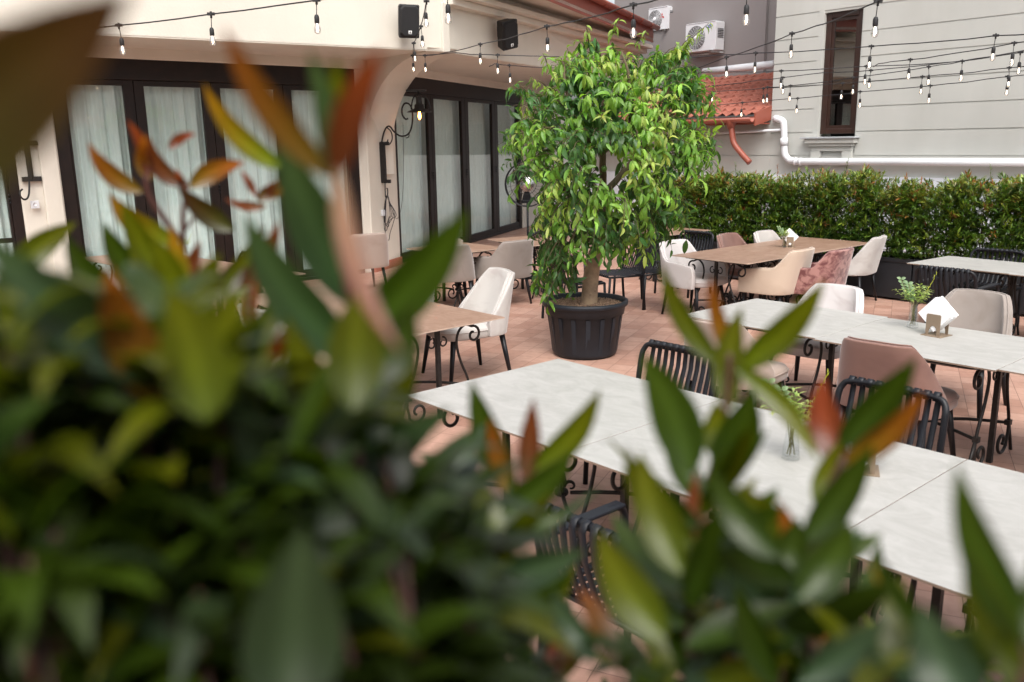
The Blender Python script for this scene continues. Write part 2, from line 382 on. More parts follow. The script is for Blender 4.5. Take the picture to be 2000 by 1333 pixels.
# soffit between beam and wall
g = MB()
e1 = C0+uB*12; e0 = P0-uA*6
poly = [a1, K, b1, V((e1.x, e1.y, 0)), C0, e0]
poly[0] = a1-nA*.004; poly[1] = K-nA*.004-nBb*.004; poly[2] = b1-nBb*.004
vs = [V((p.x, p.y, 3.414)) for p in poly]+[V((p.x, p.y, 3.55)) for p in poly]
n_ = len(poly); g.add(vs, [tuple(range(n_)), tuple(range(2*n_-1, n_-1, -1))]+[(i, (i+1) % n_, n_+(i+1) % n_, n_+i) for i in range(n_)])
wpart(g, 'soffit', M['stucco'], rest)
# curved bracket from corner pier to the beam corner
g = MB(); cc = C0+uB*.45+nB*.0; kk = V((K.x, K.y, 0)); dd = (kk-cc); LL = dd.length; dd.normalize(); sd_ = V((-dd.y, dd.x, 0))
prof = []
for i in range(15):
    t = i/14; a = t*PI/2; prof.append((LL*(1-math.cos(a))*.97+.0, 2.0+1.40*math.sin(a)**1.0))
prof = [(-.3, 3.46), (-.3, 1.6), (0, 1.6)]+prof+[(LL, 3.46)]
g.prism(prof, dd, V((0, 0, 1)), cc-sd_*.26, sd_*.52)
wpart(g, 'bracket', M['stucco'], rest)
# cornice, eaves, fascia and gutter above B
def line_at(z, p1, p2): return on(*p1, z), on(*p2, z)
f0, f1 = line_at(4.3, (1069, 0), (1272, 82)); dfv = (f1-f0); dfv.z = 0; dfv.normalize(); f0 = f0-dfv*1.2; f1 = f1+dfv*.2
nf = V((dfv.y, -dfv.x, 0))
g = MB(); kb = K+dirv(63)*.05
slab(V((kb.x, kb.y, 0))+nBb*.16, b1+nBb*.16, .30, 4.06, 4.16, -nBb)
slab(V((kb.x, kb.y, 0))+nBb*.30, b1+nBb*.30, .45, 4.162, 4.24, -nBb)
wpart(g, 'cornice', M['stucco'], rest, bevel=.01)
g = MB()
q0 = V((kb.x, kb.y, 0))-nBb*.2; q1 = b1-nBb*.2
vs = [V((f0.x, f0.y, 4.34)), V((f1.x, f1.y, 4.34)), V((q1.x, q1.y, 4.40)), V((q0.x, q0.y, 4.40))]
g.add(vs+[p+V((0, 0, .05)) for p in vs], [(0, 1, 2, 3), (7, 6, 5, 4), (0, 4, 5, 1), (1, 5, 6, 2), (2, 6, 7, 3), (3, 7, 4, 0)])
wpart(g, 'eave_soffit', M['stucco'], rest)
g = MB(); slab(f0, f1, .03, 4.3, 4.58, -nf); wpart(g, 'fascia', M['redmetal'], rest)
def roof_sheet(o, ua, ub, LA_, LB, zr, row=.36, colw=.21, name='roof', par=None):
    """pantile-look metal sheet: o + ua*a + ub*b, rising zr over LB"""
    g = MB(); na = int(LA_/colw*8); rows = int(LB/row); vs = []; sl_ = zr/LB
    lines = []
    for r_ in range(rows):
        lines += [(r_*row, 0.035), ((r_+1)*row-.012, 0.0)]
    nb = len(lines)
    for (b, dz) in lines:
        for i in range(na+1):
            a = LA_*i/na; ph = a/colw*2*PI
            wv = .022*math.sin(ph)+.010*math.sin(2*ph)
            vs.append(V(o)+ua*a+ub*(b-.02*max(0, math.sin(ph)) if dz else b)+V((0, 0, sl_*b+dz+wv)))
    fs = [(j*(na+1)+i, j*(na+1)+i+1, (j+1)*(na+1)+i+1, (j+1)*(na+1)+i) for j in range(nb-1) for i in range(na)]
    g.add(vs, fs, smooth=False)
    return wpart(g, name, M['roof'], par)
roof_sheet(V((f0.x, f0.y, 4.56))+nf*.03, dfv, -nf, (f1-f0).length, 4.5, 1.5, par=rest)
# gutter: half round
g = MB(); prof = [(-.075, 0), (-.07, -.035), (-.05, -.062), (0, -.08), (.05, -.062), (.07, -.035), (.075, 0), (.068, 0), (.045, -.052), (0, -.07), (-.045, -.052), (-.068, 0)]
def run(prof, p, q, nrm): 
    d = q-p; d.z = 0; g.prism([(a, b) for a, b in prof], nrm, V((0, 0, 1)), p, d, smooth=True)
run(prof, V((f0.x, f0.y, 4.64))+nf*.09, V((f1.x, f1.y, 4.64))+nf*.09, nf)
Lg = (f1-f0).length
for i in range(int(Lg/.9)):
    p = f0+dfv*(.4+i*.9)+nf*.09; p.z = 4.64
    g.tube([p+nf*a*1.05+V((0, 0, b*1.06)) for a, b in prof[:7]], .009, 6)
wpart(g, 'gutter', M['redmetal'], rest)

# glazed doors
def door_set(name, MM, x0, x1, zt, mull, fw, y0, lab, curt_labels, cat='folding door', transom=None):
    """brown folding-door set in frame MM; mull = list of (x0,x1) mullions"""
    t = thing(name, lab, cat, MM@V((x0, 0, 0)))
    g = MB(); g.box(x0, x1, y0-.12, y0, zt-.27, zt, MM); g.box(x0, x0+fw, y0-.12, y0, 0, zt-.27, MM); g.box(x1-fw, x1, y0-.12, y0, 0, zt-.27, MM)
    g.box(x0+fw, x1-fw, y0-.12, y0, 0, .05, MM)
    wpart(g, 'frame', M['frame'], t, bevel=.008)
    edges = [x0+fw]+[v for mm_ in mull for v in mm_]+[x1-fw]
    for i in range(0, len(edges), 2):
        a, b = edges[i], edges[i+1]; ex = .0
        aa = a if i == 0 else a-(a-edges[i-1])/2; bb = b if i == len(edges)-2 else b+(edges[i+2]-b)/2 if i+2 < len(edges) else b
        g = MB(); sw = .085
        g.box(aa+.004, a+.03, y0-.08, y0-.015, .055, zt-.275, MM); g.box(b-.03, bb-.004, y0-.08, y0-.015, .055, zt-.275, MM)
        g.box(a+.03, b-.03, y0-.08, y0-.015, zt-.345, zt-.275, MM); g.box(a+.03, b-.03, y0-.08, y0-.015, .055, .17, MM)
        if transom: g.box(a+.03, b-.03, y0-.08, y0-.017, transom, transom+.06, MM)
        lf = wpart(g, 'door_leaf', M['frame'], t, bevel=.006)
        g = MB(); g.box(a+.028, b-.028, y0-.052, y0-.046, .16, zt-.34, MM); gl = g.build('pane', M['glass']); gl.parent = lf
        g = MB()
        for zz in (1.45, 1.50, 1.55): g.lathe([(0, -.012), (.014, -.012), (.014, .012), (0, .012)], c=MM@V((bb-.01, y0-.0, zz)), seg=8)
        hh = g.build('hinge', M['black']); hh.parent = lf
        # curtain just inside
        if curt_labels and i//2 < len(curt_labels):
            g = MB(); nn_ = int((bb-aa)/.012); vs = []; rr = random.Random(i+int(x1*10)); ph = rr.uniform(0, 6)
            zs = [.03, .8, 1.6, 2.3, zt-.28]
            for zi, z in enumerate(zs):
                for k in range(nn_+1):
                    x = aa+(bb-aa)*k/nn_; amp = .045*(.6+.4*zi/4)
                    y = y0-.27+amp*math.sin(x*34+ph+.5*math.sin(x*5+ph)+.12*(4-zi))+.014*math.sin(x*81+ph*2+zi*.3)
                    vs.append(MM@V((x, y, z)))
            fs = [(j*(nn_+1)+k, j*(nn_+1)+k+1, (j+1)*(nn_+1)+k+1, (j+1)*(nn_+1)+k) for j in range(len(zs)-1) for k in range(nn_)]
            g.add(vs, fs, smooth=True); tag(g.build('curtain', M['curtain']), curt_labels[i//2], 'curtain', 'sheer curtains behind the glass doors')
    return t
door_set('glass_doors', MA, .40, 4.86, ZT, [(1.34, 1.55), (2.41, 2.62), (3.52, 3.73)], .16, -.02,
         'wide set of dark brown glass doors with curtains, left of the corner pier',
         ['pale pleated curtain in the leftmost pane of the wide door set', 'pale pleated curtain in the second pane of the wide door set',
          'pale pleated curtain in the third pane of the wide door set', 'pale pleated curtain in the pane nearest the corner pier'])
door_set('glass_doors', MBm, 1.0, 7.72, ZT, [(2.5, 2.72), (4.12, 4.42), (5.85, 6.15)], .14, -.02,
         'dark brown glass doors between the lantern pillar and the potted tree',
         ['pale curtain in the pane beside the lantern pillar', 'pale curtain in the second pane past the lantern pillar',
          'pale curtain in the third pane past the lantern pillar', 'pale curtain in the pane half hidden by the potted tree'])
door_set('glass_doors', MA, -3.2, -.1, ZT, [(-1.7, -1.5)], .12, -.02, 'dark brown glazing at the far left edge behind the foliage',
         ['pale curtain at the far left edge, beyond the socket pillar', 'pale curtain just left of the socket pillar'], transom=.95)
# dim room behind
g = MB(); g.box(-6, 5.0, -3.2, -3.0, 0, 3.3, MA); g.box(-6, 5.0, -3.0, -.46, 3.2, 3.26, MA); g.box(1, 12, -3.2, -3.0, 0, 3.3, MBm)
wpart(g, 'inner_wall', M['stucco'], rest)

# ---------------- right building
PR = V((5.274, 15.106, 0)); uR = dirv(129); nR = dirv(219); MR = FA(PR, uR, nR)
def sR(px, py):
    p = onp(px, py, PR, R(129)); return (p-PR).dot(uR), p.z
bR = thing('greige_house', 'greige house with grooved render courses and one tall narrow window', 'building', PR)
sL = sR(1508, 200)[0]; w0, _ = sR(1669, 262); w1, _ = sR(1597, 262); zb = sR(1630, 262)[1]; ztp = sR(1640, 22)[1]
g = MB()
g.box(w1, sL-.012, -.4, -.012, 1.45, 9, MR); g.box(-9, w0, -.4, -.012, 1.45, 9, MR); g.box(w0, w1, -.4, -.012, 1.45, zb-.05, MR); g.box(w0, w1, -.4, -.012, ztp, 9, MR)
zs = [1.45, 1.78]; 
while zs[-1] < 8.6: zs.append(zs[-1]+.388)
for i in range(len(zs)-1):
    za, zc = zs[i]+.010, zs[i+1]-.010
    if i == 0: za = 1.452
    if zc < zb-.05 or za > ztp: g.box(-9, sL, -.012, .0, za, zc, MR)
    else:
        g.box(-9, w0-.02, -.012, 0, za, zc, MR); g.box(w1+.10, sL, -.012, 0, za, zc, MR)
g.box(w1+.0, w1+.10, -.012, .004, zb-.05, ztp+.1, MR)
g.box(sL-.3, sL, -4, -.41, 1.4, 9, MR)
wpart(g, 'wall', M['stucco2'], bR)
# lower wing wall left of the corner
sW = sL+4.5
g = MB(); 
for i in range(2):
    za, zc = zs[i]+.010, zs[i+1]-.010
    if i == 0: za = 1.452
    g.box(sL+.002, sW, -.012, 0, za, zc, MR)
g.box(sL+.002, sW, -.4, -.012, 1.45, 2.46, MR)
wpart(g, 'wing_wall', M['stucco2'], bR)
g = MB(); g.box(-9, sW, -.4, .03, 0, 1.45, MR); wpart(g, 'plinth', M['whitewall'], bR)
# window
g = MB(); zc = ztp-.0
g.box(w0, w0+.10, -.16, -.06, zb, zc, MR); g.box(w1-.10, w1, -.16, -.06, zb, zc, MR); g.box(w0+.10, w1-.10, -.16, -.06, zc-.09, zc, MR); g.box(w0+.10, w1-.10, -.16, -.06, zb, zb+.09, MR)
wf = wpart(g, 'window', M['frame2'], bR, bevel=.01)
g = MB(); g.box(w0+.095, w1-.095, -.11, -.105, zb+.08, zc-.08, MR); o = g.build('pane', M['glassdark']); o.parent = wf
g = MB()
for (a, b, c_, d_) in ((w0+.10, w0+.145, zb+.09, zc-.09), (w1-.145, w1-.10, zb+.09, zc-.09), (w0+.145, w1-.145, zb+.09, zb+.14), (w0+.145, w1-.145, zc-.14, zc-.09)): g.box(a, b, -.145, -.085, c_, d_, MR)
o = g.build('sash', M['frame2']); o.parent = wf
g = MB(); g.box(w0-.1, w1+.1, -1.2, -.45, zb-.2, zc+.2, MR); wpart(g, 'room_shade', M['dark'], bR)  # closed dark box behind the pane paints the unlit room
# sill with corbels
g = MB(); sx0, sx1 = w0-.10, w1+.24
g.box(sx0, sx1, .0, .16, zb-.075, zb-.045, MR); wpart(g, 'sill', M['stone'], bR, bevel=.006)
g = MB(); g.box(sx0+.03, sx1-.08, .0, .13, zb-.15, zb-.077, MR); g.box(sx0+.08, sx1-.14, .0, .10, zb-.20, zb-.152, MR)
g.box(sx0+.10, sx1-.17, .0, .06, zb-.28, zb-.202, MR)
g.box(sx0+.10, sx0+.27, .0, .07, zb-.42, zb-.282, MR); g.box(sx1-.34, sx1-.17, .0, .07, zb-.42, zb-.282, MR)
for i in range(4): 
    for s0 in (sx0+.11, sx1-.33): g.box(s0+i*.035, s0+i*.035+.015, .07, .08, zb-.40, zb-.385, MR)
wpart(g, 'corbel', M['stucco2'], bR, bevel=.006)
# upper grey wall behind wing
sg = sL+7
g = MB(); g.box(sL-.01, sg, -3.6, -3.2, 2.6, 6.8, MR); g.box(sL+2.4, sg, -3.19, -3.1, 2.6, 5.0, MR); wpart(g, 'upper_wall', M['greywall'], bR)
# lean-to red roof over the wing
eA = MR@V((sL+.02, .42, 0)); eA.z = 2.50
roof_sheet(MR@V((sL+.04, .45, 2.47)), uR, -nR, 4.6, 3.6, .98, par=bR)
g = MB(); g.box(sL+.01, sW, .40, .42, 2.34, 2.46, MR); g.box(sL+.01, sW, .02, .40, 2.33, 2.35, MR)
wpart(g, 'fascia', M['redmetal'], bR)
g = MB(); g.prism([(.46, 2.30), (.46, 2.52), (-3.2, 3.50), (-3.2, 3.30), (0, 2.40)], nR, V((0, 0, 1)), MR@V((sL+.005, 0, 0)), uR*.03)
wpart(g, 'barge_board', M['redmetal'], bR)
g = MB()
p0 = MR@V((sL+.02, .53, 2.44)); p1 = MR@V((sW, .53, 2.44)); run([(-a, b) for a, b in prof], p0, p1, nR); wpart(g, 'gutter', M['redmetal'], bR)
# red downpipe
sd0 = sL+.02
dp = [(1428, 240), (1430, 262), (1434, 281), (1448, 300), (1464, 318)]
pl = [onp(x, y, PR+nR*.5, R(129)) for x, y in dp]
g = MB(); g.lathe([(.10, .04), (.10, 0), (.055, -.14), (.05, -.14)], c=pl[0]+V((0, 0, .02)), seg=14); 
def smooth_path(pts, n=6):
    out = []
    P = [V(p) for p in pts]; P = [P[0]]+P+[P[-1]]
    for i in range(1, len(P)-2):
        for k in range(n):
            t = k/n; a, b, c, d = P[i-1:i+3]
            out.append(.5*((2*b)+(c-a)*t+(2*a-5*b+4*c-d)*t*t+(3*b-a-3*c+d)*t**3))
    out.append(P[-2]); return out
g.tube(smooth_path(pl, 5), .052, 12)
wpart(g, 'downpipe', M['redmetal'], bR)
# white waste pipe
g = MB(); pp = [(1499, 233), (1515, 232), (1527, 236), (1531, 246), (1532, 290), (1534, 304), (1543, 314), (1560, 316), (1750, 316.5), (2040, 318)]
pr = PR+nR*.10
pts = [onp(x, y, pr, R(129)) for x, y in pp]; pts[0] = pts[0]-nR*.3
q = [pts[0], pts[1]]+smooth_path(pts[1:7], 4)[1:]+pts[7:]
g.tube(q, .058, 14)
for (x, y, x2, y2) in ((1531.5, 270, 1531.5, 285), (1562, 316, 1566, 316), (1552, 315.5, 1556, 316)):
    g.tube([onp(x, y, pr, R(129)), onp(x2, y2, pr, R(129))], .068, 14)
tag(g.build('waste_pipe', M['whiteplastic']), 'long white plastic waste pipe running along the greige wall', 'pipe')
g = MB(); g.tube([onp(1380, 262, pr, R(129)), onp(1528, 254, pr, R(129))], .022, 10)
tag(g.build('water_pipe', M['whiteplastic']), 'thin white water pipe under the small red roof', 'pipe')
g = MB(); p_ = PR-nR*1.6; g.tube([onp(1375, 141, p_, R(129)), onp(1512, 126, p_, R(129))], .075, 12)
tag(g.build('vent_pipe', M['whiteplastic']), 'thick white pipe lying along the top of the small red roof', 'pipe')

def text_mesh(txt, size, name, m_, MM, parent, ext=.001):
    cu = bpy.data.curves.new(name, 'FONT'); cu.body = txt; cu.size = size; cu.align_x = 'CENTER'; cu.align_y = 'CENTER'; cu.extrude = ext
    to = bpy.data.objects.new(name, cu); COL.objects.link(to); dg = bpy.context.evaluated_depsgraph_get()
    me = bpy.data.meshes.new_from_object(to.evaluated_get(dg)); bpy.data.objects.remove(to); me.transform(MM); me.materials.append(m_)
    o = bpy.data.objects.new(name, me); COL.objects.link(o); o.parent = parent; return o
# AC units: local frame x to viewer's right, y outward, z up
def ac(px, py, off, wd, hd, lab, brand):
    base = onp(px, py, PR-nR*off, R(129)); dx = -uR
    t = thing('air_conditioner', lab, 'air conditioner', base, 0, 'outdoor air conditioning units on the grey wall')
    mm = Matrix(((dx.x, nR.x, 0, 0), (dx.y, nR.y, 0, 0), (0, 0, 1, 0), (0, 0, 0, 1)))
    g = MB(); g.box(0, wd, -.30, 0, 0, hd, mm); g.box(.02, wd-.02, -.31, .01, hd+.001, hd+.02, mm)
    g.build('casing', M['whiteplastic'], t, bevel=.012)
    g = MB(); cx, cz, r_ = wd*.36, hd*.5, hd*.43
    def ring(rad, th): 
        return [mm@V((cx+rad*math.cos(2*PI*k/28), .012+th, cz+rad*math.sin(2*PI*k/28))) for k in range(29)]
    g.add([mm@V((cx+r_*math.cos(2*PI*k/28), .003, cz+r_*math.sin(2*PI*k/28))) for k in range(28)], [tuple(range(28))])
    g.build('fan_shade_disc', M['dark'], t)  # flat dark disc on the casing paints the shade behind the grille
    g = MB()
    for k in range(9): g.tube(ring(r_*(k+1)/9, 0), .004, 4, cap=False)
    for k in range(20):
        a = 2*PI*k/20; g.tube([mm@V((cx+.05*math.cos(a), .012, cz+.05*math.sin(a))), mm@V((cx+r_*math.cos(a+.35), .012, cz+r_*math.sin(a+.35)))], .003, 4)
    for q_ in ring(.05, 0)[:1]: g.lathe([(0, -.01), (.05, -.01), (.05, .01), (0, .012)], c=mm@V((cx, .012, cz)), M=Matrix.Rotation(R(90), 4, 'X'), seg=14)
    g.build('fan_grille', M['whiteplastic'], t)
    g = MB(); g.box(.04, .09, -.34, .06, -.05, -.002, mm); g.box(wd-.12, wd-.07, -.34, .06, -.05, -.002, mm); g.box(.0, wd, -.36, -.33, -.05, -.01, mm)
    g.build('wall_bracket', M['chrome'], t)
    g = MB()
    for i in range(6): g.box(wd+.0, wd+.01, -.26, -.06, hd*.45+i*.035, hd*.45+i*.035+.012, mm)
    g.build('side_vent', M['bulbcap'], t)
    tm = Matrix.Identity(4)
    for i in range(3): tm[i][0] = dx[i]; tm[i][1] = (0, 0, 1)[i]; tm[i][2] = nR[i]
    if brand == 's':
        g = MB(); c = mm@V((wd*.78, .003, hd*.86)); n8 = 24
        a8 = [c+dx*.09*math.cos(2*PI*k/n8)+V((0, 0, 1))*(.034*math.sin(2*PI*k/n8)+.012*math.cos(2*PI*k/n8)) for k in range(n8)]
        g.add(a8+[p+nR*.004 for p in a8], [tuple(range(n8)), tuple(range(2*n8-1, n8-1, -1))]+[(i, (i+1) % n8, n8+(i+1) % n8, n8+i) for i in range(n8)])
        lg = g.build('logo', M['blue'], t)
        tm.translation = c+nR*.006; text_mesh('SAMSUNG', .034, 'lettering', M['paper'], tm, lg)
    else:
        g = MB(); c = mm@V((wd*.70, .003, hd*.6)); s = .045
        for k in range(3):
            a = R(90+120*k); e = dx*math.cos(a)+V((0, 0, math.sin(a))); f1_ = dx*math.cos(a+R(30))+V((0, 0, math.sin(a+R(30)))); f2_ = dx*math.cos(a-R(30))+V((0, 0, math.sin(a-R(30))))
            vs = [c, c+f2_*s*1.0, c+e*s*1.732, c+f1_*s*1.0]
            g.add(vs+[p+nR*.003 for p in vs], [(0, 1, 2, 3), (7, 6, 5, 4), (0, 4, 5, 1), (1, 5, 6, 2), (2, 6, 7, 3), (3, 7, 4, 0)])
        g.build('logo', M['red'], t)
    return t
ac(1338, 104, 2.75, .86, .60, 'white outdoor air conditioner with blue oval logo on the grey wall', 's')
ac(1266, 62, 3.05, .62, .50, 'white air conditioner with red three diamond logo above the gutter end', 'm')

# ---------------- building behind the viewer (reflected in the glass), its deep eave added for shade
bb = thing('opposite_house', 'cream house with brown tiled roof reflected in the glass doors', 'building', (0, -4.2, 0))
mo = FA(V((-9, -1.9, 0)), dirv(-2), dirv(88)); g = MB(); g.box(-6, 24, -6, 0, 0, 2.95, mo); wpart(g, 'wall', M['stucco'], bb)
roof_sheet(mo@V((-6.3, 1.35, 2.98)), dirv(-2), -dirv(88), 30.6, 5.4, 1.75, par=bb)
g = MB(); g.box(-6.3, 24.3, 1.30, 1.33, 2.86, 3.02, mo); wpart(g, 'fascia', M['redmetal'], bb)
g = MB(); g.box(-6.3, 24.3, 0.002, 1.29, 2.88, 2.92, mo); wpart(g, 'shading_eave', M['frame2'], bb)  # unseen overhang, added to keep light off the near hedge leaves

# ---------------- planters and far hedge
QL = V((3.517, 12.912, 0)); uQ = dirv(130); nQ = dirv(220)
MQ = FA(QL, uQ, nQ)
hedge_leaf_cols = [(.065, .125, .018), (.10, .175, .024), (.19, .25, .035), (.032, .07, .013)]
def shrub_mesh(seed, n, wd=.95, dp_=.62, z0=.1, z1=1.05, topshoots=7):
    rr = random.Random(seed); g = MB()
    def rdir(): 
        a = rr.uniform(0, 2*PI); z = rr.uniform(-.1, 1.0); s = math.sqrt(max(0, 1-z*z*.8)); return V((math.cos(a)*s, math.sin(a)*s, z))
    k = 0; st = []
    while k < n:
        x = rr.uniform(-.5, .5)*wd; y = rr.uniform(-.5, .5)*dp_; z = z0+(z1-z0)*rr.random()
        # uneven top, hollow below
        top = z1-.09+.16*noise.noise(V((x*3+seed, y*3, 0)))+.05*math.sin(x*9+seed)
        if z > top: continue
        edge = max(abs(x)/(wd/2), abs(y)/(dp_/2), (z-z0)/(z1-z0))
        if rr.random() > .25+.75*edge**2: continue
        if z < z0+.14 and rr.random() < .35: continue
        dn = noise.noise(V((x*5+seed*3, y*5, z*5)))
        if dn < -.42: continue
        c = V((x, y, z)); base = rdir(); m_ = rr.randint(5, 8)
        cc_ = hedge_leaf_cols[0] if rr.random() < .4 else rr.choice(hedge_leaf_cols)
        if z > top-.2 and rr.random() < .35: cc_ = (.16, .17, .03)
        red = rr.random() < (.045 if z > z0+.5 else .008)
        for j in range(m_):
            d = (base*1.3+V((rr.uniform(-.9, .9), rr.uniform(-.9, .9), rr.uniform(-.5, .8)))).normalized()
            L = rr.uniform(.062, .095); cj = jit(cc_, .3) if not red else jit((.26, .11, .035), .3)
            leaf(g, c+d*.008+base*(.012*j), d, V((rr.uniform(-.4, .4), rr.uniform(-.4, .4), 1)), L, L*.36, cj, tuple(min(1, q*1.25) for q in cj), seg=2, curl=rr.uniform(-.1, .5))
            k += 1
    for s in range(topshoots):
        x = rr.uniform(-.45, .45)*wd; y = rr.uniform(-.4, .4)*dp_; h = rr.choice([.08, .1, .12, .16, .26]); zt = z1-.1
        lean = V((rr.uniform(-.12, .12), rr.uniform(-.12, .12), 1)).normalized(); st.append((V((x, y, zt-.15)), lean, h+.15))
        red = rr.random() < .38
        for j in range(int((h+.12)/.014)):
            t = j/int((h+.12)/.014); p = V((x, y, zt-.12))+lean*(h+.12)*t; a = j*2.4
            d = V((math.cos(a), math.sin(a), .7+t*1.0)).normalized(); L = .065*(1-.35*t)
            cj = jit((.09, .16, .03), .3) if not (red and t > .35) else jit((.36, .13, .06), .3)
            leaf(g, p, d, V((0, 0, 1)), L, L*.34, cj, cj if not red else jit((.36, .12, .05)), seg=2, curl=.2)
    return g, st
def shrub(name, loc, rz, label, group, seed, n, z0=.1, z1=1.05, **k):
    t = thing(name, label, 'shrub', loc, rz, group)
    g, st = shrub_mesh(seed, n, z0=z0, z1=z1, **k); g.build('foliage', M['leaf_hedge'], t, recalc=False)
    g = MB(); rr = random.Random(seed)
    for i in range(7):
        x = rr.uniform(-.3, .3); y = rr.uniform(-.15, .15)
        g.tube([(x*.5, y*.5, 0), (x*.8+rr.uniform(-.05, .05), y, .3), (x, y, .75)], [.012, .009, .005], 5)
    for p, l, h in st: g.tube([p, p+l*h], [.004, .002], 4)
    g.build('stem', M['bark2'], t); return t
hg = 'shrubs of the clipped hedge along the greige house'
names = ['behind the potted tree', 'just right of the potted tree crown', 'behind the rose pink chair', 'left of the downpipe end', 'above the far table vase', 'below the tall window sill',
         'with one tall leafy shoot', 'behind the tall white chair', 'left of the far right strap chair', 'behind the far right strap chair', 'with red tips at the right picture edge', 'at the far right end']
protos = []
NP = 12
for i in range(NP):
    s = 1.75-i*.62; loc = MQ@V((s, -.30, .5)); lab = 'dense green hedge shrub in the black planter, '+names[i]
    if i < 3:
        t = shrub('hedge_shrub', loc, R(130), lab, hg, 11+i*7, 10500, wd=.98, z0=.02, z1=.97+.05*i); protos.append(t)
    else:
        t = dup(protos[(i*2+1) % 3], loc, R(130)+(PI if i % 2 else 0), lab, hg, scale=(1, 1, (1.0, 1.06, .97, 1.03)[i % 4]))
for i in range(4):
    s0 = 2.2-i*2.35; t = thing('planter', ['long black planter box behind the rose pink chair', 'long black planter box behind the tall white chair', 'long black planter box behind the far right table', 'black planter box at the right picture edge'][i], 'planter', MQ@V((s0, 0, 0)), 0, 'black planter boxes under the hedge')
    g = MB(); g.box(-2.33, 0, -.56, 0, .03, .52); 
    mm = Matrix(((uQ.x, nQ.x, 0, 0), (uQ.y, nQ.y, 0, 0), (0, 0, 1, 0), (0, 0, 0, 1)))
    g = MB(); g.box(-2.33, 0, -.02, 0, .03, .55, mm); g.box(-2.33, 0, -.58, -.56, .03, .55, mm); g.box(-.02, 0, -.56, -.02, .03, .55, mm); g.box(-2.33, -2.31, -.56, -.02, .03, .55, mm); g.box(-2.31, -.02, -.56, -.02, .03, .06, mm)
    g.box(-2.335, .003, 0.0, .012, .50, .553, mm)
    g.build('box', M['planter'], t, bevel=.005)
    g = MB(); g.box(-2.31, -.02, -.56, -.02, .06, .49, mm); g.build('soil', M['soil'], t)
# red extinguisher seen through the hedge foot
t = thing('fire_extinguisher', 'red fire extinguisher glimpsed through the hedge behind the rose pink chair', 'fire extinguisher', on(1447, 478, .0)+V((.25, .6, .45)))
t.location = V((*(MQ@V((.95, -1.3, 0))).xy, 0)); 
g = MB(); g.lathe([(0, 0), (.075, 0), (.08, .03), (.08, .62), (.05, .70), (.02, .72), (0, .72)], c=(0, 0, .35), seg=18); g.build('cylinder', M['red'], t)
g = MB(); g.tube([(0, 0, 1.06), (.0, 0, 1.14)], .02, 8); g.box(-.015, .12, -.01, .01, 1.12, 1.14); g.tube([(0, 0, 1.1), (.12, 0, 1.05), (.13, 0, .7)], .012, 8); g.build('valve', M['black'], t)
g = MB(); g.box(-.15, .15, -.15, .15, 0, .35); g.build('stand', M['planter'], t)

# ================================================================== potted tree
TC = V((.735, 8.56, 0))
pot = thing('plant_pot', 'large round anthracite plastic pot holding the citrus tree', 'pot', TC)
g = MB(); prof_ = [(0, .0), (.29, .0), (.315, .02), (.325, .05), (.372, .42), (.392, .425), (.40, .50), (.405, .505), (.425, .51), (.43, .53), (.43, .55), (.41, .56), (.385, .55), (.38, .50), (.375, .44)]
seg = 64; vs = []
for r_, z in prof_:
    for k in range(seg):
        a = 2*PI*k/seg; rr_ = r_
        if .05 <= z <= .40 and r_ > .3: rr_ += .006*(1 if (k % 8) in (0, 1) else 0)
        vs.append((rr_*math.cos(a), rr_*math.sin(a), z))
# extra mid rows so ribs show
g.add(vs, [(i*seg+k, i*seg+(k+1) % seg, (i+1)*seg+(k+1) % seg, (i+1)*seg+k) for i in range(len(prof_)-1) for k in range(seg)], smooth=True)
for k in range(16):
    a = 2*PI*k/16; mm = Matrix.Rotation(a, 4, 'Z')
    g.prism([(.318, .06), (.3265, .06), (.3775, .415), (.368, .415)], mm@V((1, 0, 0)), V((0, 0, 1)), mm@V((0, -.022, 0)), mm@V((0, .044, 0)))
po = g.build('pot_body', M['pot'], pot)
g = MB(); g.lathe([(0, .505), (.2, .50), (.38, .485)], seg=32); g.build('soil', M['soil'], pot)
g = MB(); rr = random.Random(3)
for i in range(2600):
    a = rr.uniform(0, 2*PI); r_ = .372*math.sqrt(rr.random()); s = rr.uniform(.007, .013)
    c = V((r_*math.cos(a), r_*math.sin(a), .503+rr.uniform(0, .012)+.01*(1-r_/.37))); q_ = Matrix.Rotation(rr.uniform(0, 3), 3, V((rr.random(), rr.random(), rr.random()+.1)))
    g.add([c+q_@V(v_)*s for v_ in ((1, 0, 0), (-1, 0, 0), (0, .8, 0), (0, -.8, 0), (0, 0, .7), (0, 0, -.7))], [(0, 2, 4), (2, 1, 4), (1, 3, 4), (3, 0, 4), (2, 0, 5), (1, 2, 5), (3, 1, 5), (0, 3, 5)])
o = g.build('pebbles', mat('clay_pebbles', (.33, .22, .14), .9, nscale=60, namt=.5, col2=(.16, .10, .07)), pot, recalc=False); o['kind'] = 'stuff'

